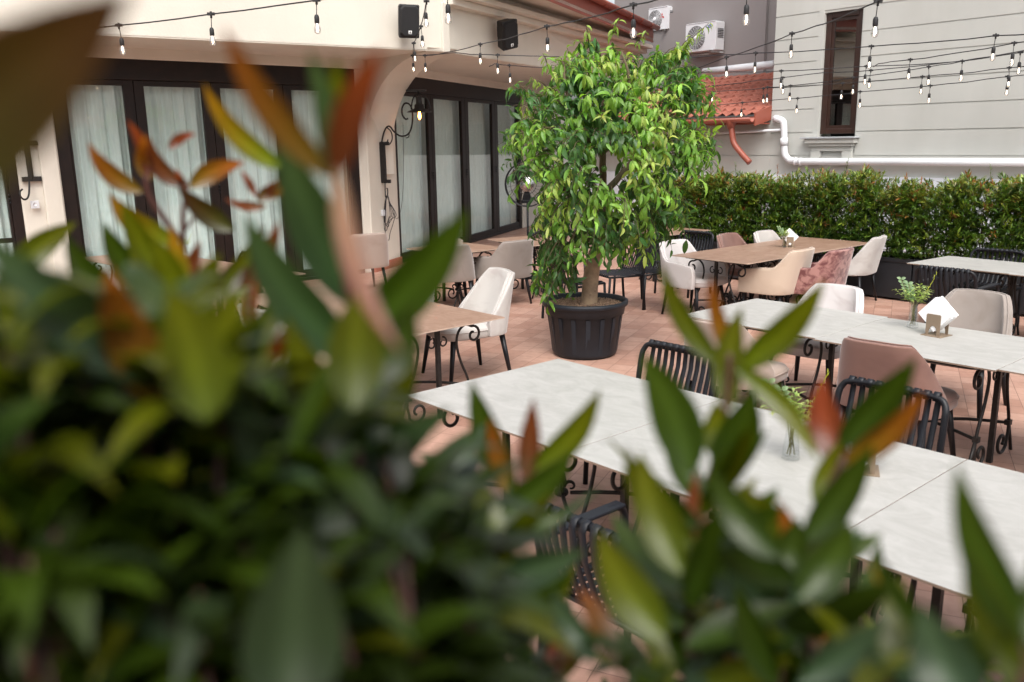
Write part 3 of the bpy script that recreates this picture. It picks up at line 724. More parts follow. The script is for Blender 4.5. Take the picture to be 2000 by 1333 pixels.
tree = thing('citrus_tree', 'leafy potted citrus tree with drooping bright green leaves', 'tree', TC+V((0, 0, .5)))
def T3(px, py, dy=0):   # point on the vertical plane y = TC.y+dy, in tree-local coords
    d = ray(px, py); t_ = (TC.y+dy)/d.y; return CAM+d*t_-V((TC.x, TC.y, .5))
g = MB()
tr = smooth_path([T3(1150, 606), T3(1151, 585), T3(1154, 545), T3(1160, 508), T3(1169, 482), T3(1181, 452)], 6)
n_ = len(tr); rad = [.098-.012*min(1, i/5)-.022*(i/n_) for i in range(n_)]; rad[0] = .105
g.tube(tr, rad, 20)
rr = random.Random(9)
for i in range(14):
    k = rr.randint(4, n_-6); a = rr.uniform(PI, 2*PI); p = tr[k]+V((math.cos(a), math.sin(a)*1, 0))*rad[k]*.93
    g.lathe([(0.022, -.004), (.02, .010), (.008, .012), (0, .006)], c=p, seg=10, M=V((math.cos(a), math.sin(a), 0)).to_track_quat('Z', 'Y').to_matrix().to_4x4()@Matrix.Scale(.7, 4))
g.build('trunk', M['bark'], tree)
g = MB()
limbs = [([(1178, 462, 0), (1190, 430, 0), (1178, 380, .1), (1176, 300, 0), (1180, 200, 0), (1170, 110, .1)], .055),
         ([(1188, 450, 0), (1215, 420, -.1), (1240, 370, -.3), (1290, 300, -.4), (1330, 230, -.3)], .04),
         ([(1190, 430, 0), (1150, 400, -.2), (1090, 360, -.4), (1040, 320, -.5)], .035),
         ([(1178, 380, .1), (1230, 320, .3), (1290, 230, .4), (1310, 150, .3), (1340, 90, .2)], .035),
         ([(1178, 380, .1), (1130, 330, .4), (1080, 250, .5), (1060, 170, .4)], .03),
         ([(1176, 300, 0), (1230, 240, -.3), (1230, 160, -.5), (1215, 100, -.4)], .028),
         ([(1176, 300, 0), (1130, 250, -.4), (1110, 180, -.5), (1100, 120, -.3)], .028),
         ([(1192, 430, 0), (1220, 420, .3), (1290, 400, .5), (1340, 350, .5)], .028),
         ([(1180, 470, 0), (1130, 470, -.2), (1090, 490, -.3), (1075, 520, -.35)], .026)]
for pts_, r_ in limbs:
    q_ = smooth_path([T3(*p) for p in pts_], 4); nn_ = len(q_)
    g.tube([p+V((rr.uniform(-.01, .01), rr.uniform(-.01, .01), 0)) for p in q_], [r_*(1-.75*i/nn_) for i in range(nn_)], 8)
# crown outline (photograph's silhouette, at the tree) and its depth
OUT = [(1010, 150), (1060, 160), (1075, 120), (1090, 85), (1150, 62), (1190, 60), (1210, 80), (1255, 100), (1290, 85), (1330, 75), (1350, 100), (1375, 130), (1390, 180), (1398, 230),
       (1395, 300), (1380, 340), (1350, 370), (1335, 430), (1320, 460), (1270, 470), (1250, 500), (1220, 490), (1205, 520), (1160, 500), (1120, 555), (1075, 560), (1050, 530), (1045, 490),
       (1060, 440), (1020, 400), (1000, 360), (995, 300), (990, 240), (1005, 200)]
def inside(x, y, P=OUT):
    c = False; n = len(P)
    for i in range(n):
        x0, y0 = P[i]; x1, y1 = P[i-1]
        if (y0 > y) != (y1 > y) and x < (x1-x0)*(y-y0)/(y1-y0)+x0: c = not c
    return c
def edged(x, y):
    return min(math.hypot(x-a, y-b) for a, b in OUTD)
OUTD = []
for i in range(len(OUT)):
    x0, y0 = OUT[i-1]; x1, y1 = OUT[i]; n = max(1, int(math.hypot(x1-x0, y1-y0)/12)); OUTD += [(x0+(x1-x0)*k/n, y0+(y1-y0)*k/n) for k in range(n)]
gl = MB(); rr = random.Random(21); ns = 0
def sprig(c, out, size=1, bright=None):
    """drooping twig with leaves hanging from it"""
    L = rr.uniform(.12, .27)*size; d = (out+V((rr.uniform(-.4, .4), rr.uniform(-.4, .4), rr.uniform(-.1, .5)))).normalized()
    pts_ = [c+d*(L*t_)-V((0, 0, 1))*(.35*L*t_*t_*1.6) for t_ in (0, .33, .66, 1)]
    g.tube(pts_, [.005, .004, .003, .002], 4)
    nl = rr.randint(6, 9)
    young = bright if bright is not None else rr.random()
    for j in range(nl):
        t_ = .15+.85*j/(nl-1); p = pts_[0].lerp(pts_[3], t_)+V((0, 0, -.35*L*(t_*t_-t_)*.2))
        a = j*2.4+rr.uniform(-.4, .4); dl = (V((math.cos(a), math.sin(a), 0))*rr.uniform(.5, 1)+out*.35+V((0, 0, rr.uniform(-2.2, -.1)))).normalized()
        if rr.random() < .14: dl.z = abs(dl.z)*.4; dl.normalize()
        LL_ = rr.choice((.07, .09, .10, .11, .12, .13, .15))*rr.uniform(.9, 1.1)*(1 if young < .75 else .8)*size
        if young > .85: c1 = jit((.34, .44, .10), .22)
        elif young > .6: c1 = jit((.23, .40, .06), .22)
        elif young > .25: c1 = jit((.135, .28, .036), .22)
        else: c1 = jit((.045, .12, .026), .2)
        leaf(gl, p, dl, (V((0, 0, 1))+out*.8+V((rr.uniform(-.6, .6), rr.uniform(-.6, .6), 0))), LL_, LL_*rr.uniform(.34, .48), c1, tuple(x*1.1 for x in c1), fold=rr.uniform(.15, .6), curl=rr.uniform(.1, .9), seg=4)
ns = 0
while ns < 960:
    x = rr.uniform(985, 1400); y = rr.uniform(60, 560)
    if not inside(x, y): continue
    e = edged(x, y)
    if e < 7 or not inside(x+rr.uniform(-6, 6), y+18): continue
    dm = min(1.0, math.sqrt(max(0, e)/125))*.92
    sgn = rr.choice((-1, -1, 1)); k = rr.random()**.35
    dy = sgn*dm*k
    # openings where limbs show
    if (x-1195)**2/38**2+(y-320)**2/40**2 < 1 and rr.random() < .93: continue
    if (x-1330)**2/22**2+(y-345)**2/25**2 < 1: continue
    if y > 462 and 1124 < x < 1206: continue
    if x < 1062 and 322 < y < 392 and rr.random() < .85: continue
    c = T3(x, y, dy); ctr = T3(1190, 290, 0); out = (c-ctr)
    out.normalize()
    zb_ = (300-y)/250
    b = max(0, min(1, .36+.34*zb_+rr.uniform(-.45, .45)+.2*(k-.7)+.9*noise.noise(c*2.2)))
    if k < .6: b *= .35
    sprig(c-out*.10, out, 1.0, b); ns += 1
# stray shoots at the top and right
for (a, b, c, d, n) in ((1300, 130, 1385, 45, 9), (1150, 90, 1145, 50, 4), (1195, 70, 1210, 35, 4), (1240, 90, 1262, 60, 3), (1080, 180, 1035, 150, 4), (1070, 130, 1060, 105, 3), (1380, 220, 1402, 190, 4), (1320, 110, 1350, 70, 7)):
    p0 = T3(a, b, -.2); p1 = T3(c, d, -.3); g.tube([p0, p0.lerp(p1, .5)+V((0, 0, .02)), p1], [.008, .005, .002], 5)
    for j in range(n*3):
        t_ = .1+.9*j/(n*3-1); p = p0.lerp(p1, t_); s_ = rr.choice((-1, 1)); dl = V((s_*.6, rr.uniform(-.5, .5), rr.uniform(-1.4, .1))).normalized(); L = rr.uniform(.08, .13)*(1-.4*t_)
        c1 = jit((.24, .36, .06), .2); leaf(gl, p, dl, V((0, -.5, 1)), L, L*.42, c1, c1, fold=.4, curl=.5)
g.build('branches', M['bark2'], tree)
gl.build('foliage', M['leaf_tree'], tree, recalc=False)
for (x, y) in ((1138, 395), (1145, 402), (1160, 345), (1200, 425), (1268, 445), (1180, 330), (1300, 360)):
    g = MB(); g.lathe([(0, -.03), (.018, -.026), (.03, 0), (.018, .026), (0, .03)], c=T3(x, y, -.45), seg=12); g.build('fruit', M['fruit'], tree)

# ================================================================== tables
def spiral(c, r0, r1, a0, a1, n, ax, az=V((0, 0, 1))):
    return [V(c)+V(ax)*((r0+(r1-r0)*i/n)*math.cos(a0+(a1-a0)*i/n))+az*((r0+(r1-r0)*i/n)*math.sin(a0+(a1-a0)*i/n)) for i in range(n+1)]
def make_table(name, L, W, top, rim, label, group):
    """local: x along L, y along W, origin at centre on floor"""
    t = thing(name, label, 'table', (0, 0, 0), 0, group)
    g = MB(); x, y = L/2, W/2; b = .004
    g.add([(-x, -y, .738), (x, -y, .738), (x, y, .738), (-x, y, .738), (-x, -y, .75-b*.5), (x, -y, .75-b*.5), (x, y, .75-b*.5), (-x, y, .75-b*.5),
           (-x+b, -y+b, .75), (x-b, -y+b, .75), (x-b, y-b, .75), (-x+b, y-b, .75)],
          [(0, 3, 2, 1)]+[(i, (i+1) % 4, 4+(i+1) % 4, 4+i) for i in range(4)], mi=1)
    g.add([(-x, -y, .75-b*.5), (x, -y, .75-b*.5), (x, y, .75-b*.5), (-x, y, .75-b*.5), (-x+b, -y+b, .75), (x-b, -y+b, .75), (x-b, y-b, .75), (-x+b, y-b, .75)], [(4, 5, 6, 7)]+[(i, (i+1) % 4, 4+(i+1) % 4, 4+i) for i in range(4)], mi=0)
    g.build('tabletop', [top, rim], t, merge=True)
    lx, ly = L/2-.16, W/2-.10
    g = MB()   # iron under-frame
    for s in (-1, 1):
        g.box(-lx, lx, s*ly-.015, s*ly+.015, .708, .736); g.box(s*lx-.015, s*lx+.015, -ly, ly, .707, .735)
    g.build('under_frame', M['iron'], t)
    for sx in (-1, 1):
        for sy in (-1, 1):
            g = MB(); o = V((sx*lx, sy*(ly-.30), 0)); ax = V((0, sy, 0))
            # upper scroll curls outward, stem sweeps in then out to the floor scroll
            up_ = spiral(o+ax*.205+V((0, 0, .615)), .022, .072, -1.5*PI, .5*PI+.25, 20, ax)
            body = smooth_path([up_[-1], o+ax*.12+V((0, 0, .706)), o+ax*.055+V((0, 0, .655)), o+ax*.035+V((0, 0, .56)), o+ax*.07+V((0, 0, .42)), o+ax*.13+V((0, 0, .28)), o+ax*.155+V((0, 0, .17)), o+ax*.14+V((0, 0, .09))], 4)
            lo = spiral(o+ax*.06+V((0, 0, .098)), .090, .022, -.15, -2.3*PI, 24, ax)
            g.tube(up_+body[1:]+lo[1:], .0105, 8)
            g.box(o.x-.018, o.x+.018, o.y+ax.y*.14-.02, o.y+ax.y*.14+.02, .20, .235)
            g.tube([o+ax*.155+V((0, 0, .20)), o+ax*.20+V((0, 0, .1)), o+ax*.24+V((0, 0, .0))], .011, 8)
            g.build('leg', M['iron'], t)
    # X stretcher and fleur finial
    g = MB()
    for sx in (-1, 1):
        for sy in (-1, 1):
            g.tube(smooth_path([V((sx*lx, sy*(ly-.16), .215)), V((sx*lx*.5, sy*(ly-.16)*.55, .215)), V((sx*.04, sy*.03, .20))], 4), .011, 8)
    g.lathe([(.0, .17), (.035, .185), (.04, .2), (.035, .215), (.018, .23), (.03, .27), (.022, .31), (0, .345)], seg=12)
    for k in range(4):
        a = R(45+90*k); ax = V((math.cos(a), math.sin(a), 0)); g.tube(spiral(V((0, 0, .235))+ax*.05, .034, .012, PI, -.6*PI, 12, ax), [.012-.0006*i for i in range(13)], 6)
    g.build('stretcher', M['iron'], t)
    for sx in (-1, 1):
        g = MB(); g.box(sx*lx-.016, sx*lx+.016, -.016, .016, 0, .706); 
        for s in (-1, 1): g.tube(spiral(V((sx*lx, s*.05, .60)), .045, .015, PI/2 if s > 0 else PI/2, (-1.3*PI), 14, V((0, s, 0))), .007, 6)
        g.build('post', M['iron'], t)
    return t
def place(o, corner, along, across):
    """corner = outer corner, along/across = vectors of the two sides"""
    c = corner+along/2+across/2; o.location = (c.x, c.y, 0); o.rotation_euler = (0, 0, math.atan2(along.y, along.x))
def vec(a, b=None): return V((a[0], a[1], 0)) if b is None else V((b[0]-a[0], b[1]-a[1], 0))
tw = 'white stone topped tables'; tb = 'brown stone topped tables'
def trow(corner, dx, L, W, side, labels, kind, gap=.003, jog=0):
    """row of tables starting at corner, running along angle dx; side=+1/-1 across direction"""
    a = dirv(dx); c = dirv(dx+90*side); out = []
    for i, lab in enumerate(labels):
        key = (kind, round(L, 2), round(W, 2))
        if key not in TP: TP[key] = make_table('dining_table', L, W, M['t_white'] if kind == 'w' else M['t_brown'], M['t_rim'] if kind == 'w' else M['t_rim2'], lab, tw if kind == 'w' else tb); o = TP[key]
        else: o = dup(TP[key], (0, 0, 0), 0, lab)
        place(o, V((corner[0], corner[1], 0))+a*(i*(L+gap))+c*(jog*(i % 2)), a*L, c*W); out.append(o)
    return out
TP = {}
T1 = trow((-.59, 4.61), -49, 1.245, 1.17, 1, ['white topped table in the foreground row, end nearest the potted tree', 'white topped table in the foreground row carrying the vase', 'white topped table at the near right end of the foreground row'], 'w')
T2 = trow((1.33, 6.72), -49.5, 1.17, 1.03, 1, ['white topped table of the middle row, end nearest the pink armchair group', 'white topped table of the middle row carrying napkins and vase', 'white topped table of the middle row cut by the right edge'], 'w', jog=-.035)
T3_ = trow((4.29, 9.36), -54, 1.07, .87, 1, ['white topped table near the hedge over black strap chairs', 'white topped table near the hedge cut by the right edge'], 'w', jog=-.03)
T4 = trow((1.92, 10.35), 39.5, .90, 1.08, -1, ['brown topped table of the far right row, end nearest the tree', 'brown topped middle table of the far right row with vase and napkins', 'brown topped table of the far right row nearest the hedge'], 'b')
T5 = trow((-2.55, 7.92), -48.5, 1.26, 1.10, 1, ['brown topped table left of centre, farther one of two, behind foliage', 'brown topped table beside the white chair facing left'], 'b')
T6 = trow((-5.54, 11.08), -42, 1.2, .95, 1, ['brown topped table closest to the curtained doors on the left', 'brown topped table in front of the wide glass doors, middle', 'brown topped table in front of the wide glass doors, nearest the cream chair'], 'b')
T7 = trow((-.04, 11.39), 130, .95, .95, 1, ['brown topped table by the right glass doors, between two beige chairs'], 'b')
T8 = trow((2.34, 12.61), 41, .92, .90, 1, ['small brown topped table far back beside the hedge'], 'b')
T9 = trow((-3.52, 6.25), 131, 1.2, 1.0, 1, ['brown topped table at the left picture edge behind leaves'], 'b')
T10 = trow((1.05, 12.0), 120, 1.1, .95, 1, ['brown topped table hidden behind the citrus tree trunk'], 'b')

# ================================================================== chairs
def soft(o, lv=1):
    s = o.modifiers.new('sub', 'SUBSURF'); s.levels = lv; s.render_levels = lv; return o
def shell(ztop, zbot, tmax, Wd, D, lean, taper, name, mt, parent, thick=.045):
    """wrap-round backrest. plan path: back centre t=0, arms forward at |t|=tmax"""
    nt_, nz = (28 if tmax <= 1 else 52), 8; vs = []
    def P(t):   # superellipse plan
        a = t*PI/2; x = math.sin(a); c = math.cos(a)
        e = .62; x2 = math.copysign(abs(x)**e, x) if abs(t) <= 1 else math.copysign(1-.05*(abs(t)-1), t); y2 = (max(0, c)**e) if abs(t) <= 1 else -(abs(t)-1)*1.5
        return x2, y2
    rim = []
    for i in range(nt_+1):
        t = -tmax+2*tmax*i/nt_; x2, y2 = P(t); zt = ztop(abs(t)/tmax); zb_ = zbot(abs(t)/tmax)
        for j in range(nz+1):
            v = j/nz; z = zb_+(zt-zb_)*v; h = (z-.40)/.46
            x = x2*Wd*(1-taper*max(0, h)); y = -y2*D-lean*h*max(0, y2)+.02
            vs.append((x, y, z))
        rim.append(V(vs[-1]))
    g = MB(); g.add(vs, [(i*(nz+1)+j, (i+1)*(nz+1)+j, (i+1)*(nz+1)+j+1, i*(nz+1)+j+1) for i in range(nt_) for j in range(nz)], smooth=True)
    o = g.build(name, mt, parent); 
    s = o.modifiers.new('solid', 'SOLIDIFY'); s.thickness = thick; s.offset = 0; s.use_even_offset = False
    b_ = o.modifiers.new('bev', 'BEVEL'); b_.width = .014; b_.segments = 3; b_.limit_method = 'ANGLE'; b_.angle_limit = R(50)
    return o, rim
def cushion(parent, mt, w_, d_, z0, z1, yc=.02):
    g = MB(); n = 24; rings = []
    def se(k, s): 
        a = 2*PI*k/n; c, q_ = math.cos(a), math.sin(a); e = .5
        x = math.copysign(abs(c)**e, c); y = math.copysign(abs(q_)**e, q_)
        wf_ = 1-.07*(1-y)*.5
        return x*w_/2*s*wf_, y*d_/2*s+yc
    lv = [(z0, .90), (z0, .97), (z0+.012, 1.0), (z1-.045, 1.0), (z1-.028, 1.0), (z1-.008, .955), (z1+.004, .82), (z1+.012, .4)]
    vs = []
    for z, s in lv: vs += [(*se(k, s), z) for k in range(n)]
    vs += [(0, yc, z1+.014), (0, yc, z0)]
    fs = [(i*n+k, i*n+(k+1) % n, (i+1)*n+(k+1) % n, (i+1)*n+k) for i in range(len(lv)-1) for k in range(n)]
    m_ = (len(lv)-1)*n; fs += [(m_+k, m_+(k+1) % n, len(vs)-2) for k in range(n)]+[((k+1) % n, k, len(vs)-1) for k in range(n)]
    g.add(vs, fs, smooth=True); o = g.build('seat', mt, parent)
    g = MB(); pts_ = [V((*se(k % n, 1.005), z1-.036)) for k in range(n+1)]; g.tube(pts_, .0045, 6, cap=False); g.build('piping', mt, o)
    return o
def legs(parent, z1=.40, bx=.19, fy=.19, by=-.17, spl=.05):
    for sx in (-1, 1):
        for (y, s) in ((fy, 1), (by, -1)):
            g = MB(); g.tube([(sx*bx, y, z1+.015), (sx*(bx+spl*.8), y+s*spl*1.1, .0)], [.021, .012], 12); g.build('leg', M['black'], parent)
def side_chair(label, mt):
    t = thing('upholstered_chair', label, 'chair', group='padded velvet chairs on the patio')
    cushion(t, mt, .50, .50, .385, .485, .04)
    def zt(a): return .87-.012*a if a < .42 else .865-.36*((a-.42)/.58)**1.35 if a < 1 else .5
    o, rim = shell(zt, lambda a: .395, .93, .245, .245, .095, .16, 'backrest', mt, t, .05)
    g = MB(); g.tube([p+V((0, -.0, .004)) for p in rim], .005, 6); g.build('piping', mt, o)
    legs(t); return t
def arm_chair(label, mt):
    t = thing('upholstered_armchair', label, 'armchair', group='padded velvet chairs on the patio')
    cushion(t, mt, .48, .50, .385, .48, .06)
    def sm(a, b, x): x = max(0, min(1, (x-a)/(b-a))); return x*x*(3-2*x)
    def zt(a): return .87-.01*a-.20*sm(.27, .56, a)-.03*sm(.6, .92, a)-.10*sm(.93, 1.0, a)**2
    o, rim = shell(zt, lambda a: .37, 1.5, .285, .27, .085, .08, 'backrest', mt, t, .05)
    g = MB(); g.tube([p+V((0, 0, .004)) for p in rim], .005, 6); g.build('piping', mt, o)
    legs(t, bx=.19); return t
def strap_chair(label, arms=False):
    t = thing('strap_chair_with_arms' if arms else 'strap_chair', label, 'chair', group='black strap chairs')
    g = MB(); w_ = .235; zt_ = .82
    # frame: back hoop + legs
    hoop = smooth_path([V((-w_, -.235, 0)), V((-w_, -.21, .42)), V((-w_, -.24, .70)), V((-w_+.012, -.262, .79)), V((-w_+.06, -.27, zt_)), V((0, -.275, zt_+.006)), V((w_-.06, -.27, zt_)), V((w_-.012, -.262, .79)), V((w_, -.24, .70)), V((w_, -.21, .42)), V((w_, -.235, 0))], 5)
    g.tube(hoop, .015, 10)
    for s in (-1, 1):
        if arms: g.tube(smooth_path([V((s*(w_+.01), .235, 0)), V((s*(w_+.012), .215, .45)), V((s*(w_+.014), .21, .60)), V((s*(w_+.014), .17, .645)), V((s*(w_+.01), .12, .65))], 5), .014, 10)
        else: g.tube([V((s*w_, .235, 0)), V((s*w_, .21, .44))], .014, 10)
        g.tube([V((s*w_, -.21, .44)), V((s*w_, .21, .44))], .014, 8)
    g.tube([V((-w_, .21, .44)), V((w_, .21, .44))], .014, 8); g.tube([V((-w_, -.215, .47)), V((w_, -.215, .47))], .010, 8)
    g.build('frame', M['black'], t)
    if arms:
        for s in (-1, 1):
            g = MB(); g.box(s*(w_+.012)-.024, s*(w_+.012)+.024, -.235, .19, .645, .662); g.build('armrest', M['strap'], t, bevel=.005)
    g = MB(); n = 10
    for k in range(n):
        x = -w_+.05+(2*w_-.10)*k/(n-1); hw = .0125
        path = [(-.256, .80), (-.262, .832), (-.275, .845), (-.292, .838), (-.293, .81), (-.262, .70), (-.226, .55), (-.212, .48), (-.20, .462), (-.12, .452), (.0, .446), (.15, .456), (.205, .462), (.226, .452), (.225, .43)]
        vs = []
        for (y, z) in path:
            bow = .03*math.cos(PI*x/(2*w_))*(1 if z > .5 and z < .82 else 0)*min(1, (z-.46)*6)*min(1, (.86-z)*6)
            vs += [(x-hw, y-bow, z), (x+hw, y-bow, z)]
        g.add(vs, [(2*i, 2*i+1, 2*i+3, 2*i+2) for i in range(len(path)-1)], smooth=True)
    o = g.build('straps', M['strap'], t, recalc=False); s = o.modifiers.new('s', 'SOLIDIFY'); s.thickness = .005; s.offset = 0
    return t
PC = {}
def chair(kind, mk, px, py, face, label, z=None, sc=1.0):
    """px,py = pixel of the middle of the back's top edge; face = heading the sitter looks to"""
    z = z or (.87 if kind in 'sa' else .84)
    p = on(px, py, z); f = dirv(face); loc = p+f*(.36 if kind in 'sa' else .30); loc.z = 0
    rz = R(face-90)
    if kind not in PC:
        PC[kind] = side_chair(label, M['v_white']) if kind == 's' else arm_chair(label, M['v_white']) if kind == 'a' else strap_chair(label, kind == 'k')
        o = PC[kind]; o.location = loc; o.rotation_euler = (0, 0, rz); o.scale = {'s': (1.30, 1.16, 1), 'a': (1.20, 1.14, 1)}.get(kind, (1.2, 1.1, 1)); CK.append((o, mk)); return o
    o = dup(PC[kind], loc, rz, label); o.scale = tuple(q*sc for q in PC[kind].scale); CK.append((o, mk)); return o
CK = []
chair('s', 'v_grey', 830, 519, 222, 'pale chair half hidden by a leaf at the far side of the near brown table')
chair('s', 'v_taupe', 882, 479, 104, 'greyish beige chair seen from behind at the table by the right doors')
chair('s', 'v_white', 978, 538, 207, 'white velvet chair facing left beside the near brown table', z=.91, sc=1.1)
chair('a', 'v_taupe', 1015, 470, 130, 'greyish beige armchair seen from behind just left of the tree')
chair('a', 'v_beige', 722, 457, 120, 'beige chair whose top shows beside the lantern pillar')
chair('s', 'v_beige', 886, 466, 222, 'light beige chair with only its top showing before the right doors')
chair('s', 'v_cream', 585, 640, 44, 'cream chair glimpsed through the foliage left of centre')
chair('a', 'v_white', 490, 601, 42, 'white rounded chair top peeking out of the foliage on the left')
chair('a', 'v_grey', 1312, 471, -50, 'white armchair nearest the tree at the far right row')
chair('s', 'v_pink', 1417, 457, -50, 'rose pink chair at the far side of the far right row')
chair('s', 'v_white', 1488, 452, -50, 'white chair between the rose pink chair and the far vase')
chair('a', 'v_cream', 1572, 487, 135, 'cream armchair seen from behind at the far right row')
chair('a', 'v_crushed', 1648, 487, 132, 'crushed rose velvet armchair between the cream armchair and the tall white chair')
chair('s', 'v_white', 1722, 462, 140, 'tall white chair with stained back beside the planter')
chair('s', 'v_grey', 1640, 558, 222, 'pale grey chair behind the middle row with its seat under the table')
chair('s', 'v_taupe', 1918, 569, 222, 'taupe chair behind the napkin holder')
chair('s', 'v_beige', 1390, 628, 48, 'beige chair with its back to us left of the pink chair')
chair('s', 'v_pink', 1712, 668, 44, 'large dusty pink chair with its back to us at the middle row', sc=1.0)
chair('b', None, 1328, 676, 222, 'black strap chair behind the foreground table, left of two')
chair('b', None, 1745, 752, 222, 'black strap chair behind the foreground table, before the pink chair')
chair('k', None, 1140, 1015, 40, 'black strap armchair in front of the foreground table seen from above')
chair('k', None, 1560, 1270, 42, 'black strap armchair at the bottom edge, mostly behind leaves')
chair('b', None, 1952, 487, 222, 'black strap chair on the hedge side of the far right table')
chair('k', None, 1846, 523, 40, 'black strap armchair on the near side of the far right table')
chair('b', None, 1246, 471, 200, 'black strap chair right of the tree trunk')
chair('b', None, 1290, 466, 215, 'black strap chair behind the one right of the trunk')
chair('b', None, 1060, 452, 320, 'black strap chair left of the tree behind the beige armchair')
chair('b', None, 1085, 492, 40, 'black strap chair behind the low left foliage of the tree')
chair('b', None, 490, 494, 222, 'black strap chair between the brown tables on the left')
chair('b', None, 1362, 452, 222, 'black strap chair beside the small far table')
for o, mk in CK:
    if mk and mk != 'v_white': swap(o, {M['v_white']: M[mk]})

# ================================================================== table things
def vase(loc, label, seed, s=1.0, tallsprig=True):
    t = thing('flower_vase', label, 'vase', loc, group='small glass vases with greenery')
    g = MB(); g.lathe([(0, .004), (.028, .004), (.030, .008), (.0285, .012), (.026, .05), (.019, .105), (.0185, .12), (.0205, .122), (.0165, .118), (.0165, .105), (.0235, .05), (.026, .016), (0, .014)], seg=8, smooth=False); g.build('glass', M['glassclear'], t)
    g = MB(); rr = random.Random(seed); gf = MB()
    for i in range(11):
        a = i*2*PI/11*3+rr.uniform(0, .5); b = V((.013*math.cos(a+2.5), .013*math.sin(a+2.5), .018)); tip = (lambda r9: V((r9*math.cos(a), r9*math.sin(a), .235-r9*.5+rr.uniform(-.02, .015))))(rr.uniform(.02, .10))
        g.tube([b, V((.008*math.cos(a), .008*math.sin(a), .12)), tip], .0010, 5)
        for j in range(16):
            p = V((.008*math.cos(a), .008*math.sin(a), .12)).lerp(tip, .3+.7*j/15); q_ = j*2.4
            d = V((math.cos(q_), math.sin(q_), rr.uniform(-.2, .7))).normalized(); L = rr.uniform(.024, .038)
            c1 = jit((.50, .56, .22), .2); c2 = jit((.16, .30, .06), .2)
            leaf(gf, p, d, V((0, 0, 1)), L, L*.5, c2, c1, seg=2)
    # eucalyptus sprigs with round leaves
    for (dx_, dz) in ((-.085, .26), (-.045, .235)):
        tip = V((dx_, -.01, dz)); g.tube([V((0, 0, .02)), V((dx_*.2, 0, .13)), tip], .0016, 5)
        for j in range(7):
            p = V((dx_*.2, 0, .13)).lerp(tip, .2+.8*j/6)
            for s_ in (-1, 1):
                d = V((s_*.9, rr.uniform(-.6, .2), .4)).normalized(); leaf(gf, p, d, V((0, -1, .5)), .024, .022, jit((.20, .32, .17), .15), jit((.25, .36, .22), .15), seg=4)
    if tallsprig:
        for j in range(16):
            p = V((.04, 0, .15)).lerp(V((.10, 0, .28)), j/15); leaf(gf, p, V((.4+rr.uniform(-.5, .5), rr.uniform(-.3, .3), .8)), V((0, -1, 0)), .018, .006, (.30, .32, .02), (.35, .38, .03), seg=2)
    g.build('stems', mat('vase_stem', (.20, .19, .08), .6), t); gf.build('foliage', M['leaf_tree'], t, recalc=False)
    t.scale = (s, s, s); return t
vase(on(1782, 641, .75), 'glass vase of variegated greenery beside the napkin holder on the middle row', 5, 1.38)
vase(on(1544, 898, .75), 'glass vase of greenery on the foreground table behind leaves', 8, 1.35)
vase(on(1531, 484, .75), 'small glass vase of greenery on the far brown table', 12, 1.0)
vase(on(363, 497, .75), 'glass vase of greenery on the table by the left doors', 15, .9)
def napkins(loc, rz, label, s=1.0):
    t = thing('napkin_holder', label, 'napkin holder', loc, rz, 'napkin holders')
    g = MB()
    def plate(y):
        pts_ = [(-.035, 0), (-.035, .10), (-.03, .105), (.03, .105), (.035, .10), (.035, 0), (.022, 0)]+[(.022*math.cos(a), .005+.045*math.sin(a)) for a in [PI*k/8 for k in range(1, 8)]]+[(-.022, 0)]
        g.prism(pts_, V((1, 0, 0)), V((0, 0, 1)), V((0, y, 0)), V((0, .003, 0)))
    plate(-.038); plate(.035); g.box(-.05, .05, -.052, .052, 0, .003)
    g.build('frame', M['holder'], t)
    o = None
    g = MB(); rr = random.Random(2)
    c = .082
    for k in range(9):
        y = -.034+k*.0072; a = R(45+rr.uniform(-2.5, 2.5)); h = .088+rr.uniform(-.002, .003)
        dx = V((math.cos(a), 0, math.sin(a))); dz = V((-math.sin(a), 0, math.cos(a))); hw = .058
        g.add([V((0, y, h+.012))+dx*p+dz*q_ for p, q_ in ((-hw, -hw), (hw, -hw), (hw, hw), (-hw, hw))]+[V((0, y+.0066, h+.012))+dx*p+dz*q_ for p, q_ in ((-hw, -hw), (hw, -hw), (hw, hw), (-hw, hw))],
              [(0, 1, 2, 3), (7, 6, 5, 4), (0, 4, 5, 1), (1, 5, 6, 2), (2, 6, 7, 3), (3, 7, 4, 0)])
    n = g.build('napkins', M['paper']); n.location = V(loc)+V((0, 0, .002)); n.rotation_euler = (0, 0, rz); n.scale = (s, s, s)
    tag(n, 'white napkins standing diagonally in the '+label.split(' holder')[0]+' holder'+label.split(' holder')[1], 'napkins', 'napkin stacks')
    t.scale = (s, s, s); return t
napkins(on(1829, 655, .75), R(-56), 'taupe metal napkin holder on the middle row', 1.45)
napkins(on(1684, 918, .75), R(-20), 'taupe metal napkin holder on the foreground table', 1.3)
napkins(on(1541, 483, .75), R(-5), 'taupe metal napkin holder on the far brown table', 1.25)

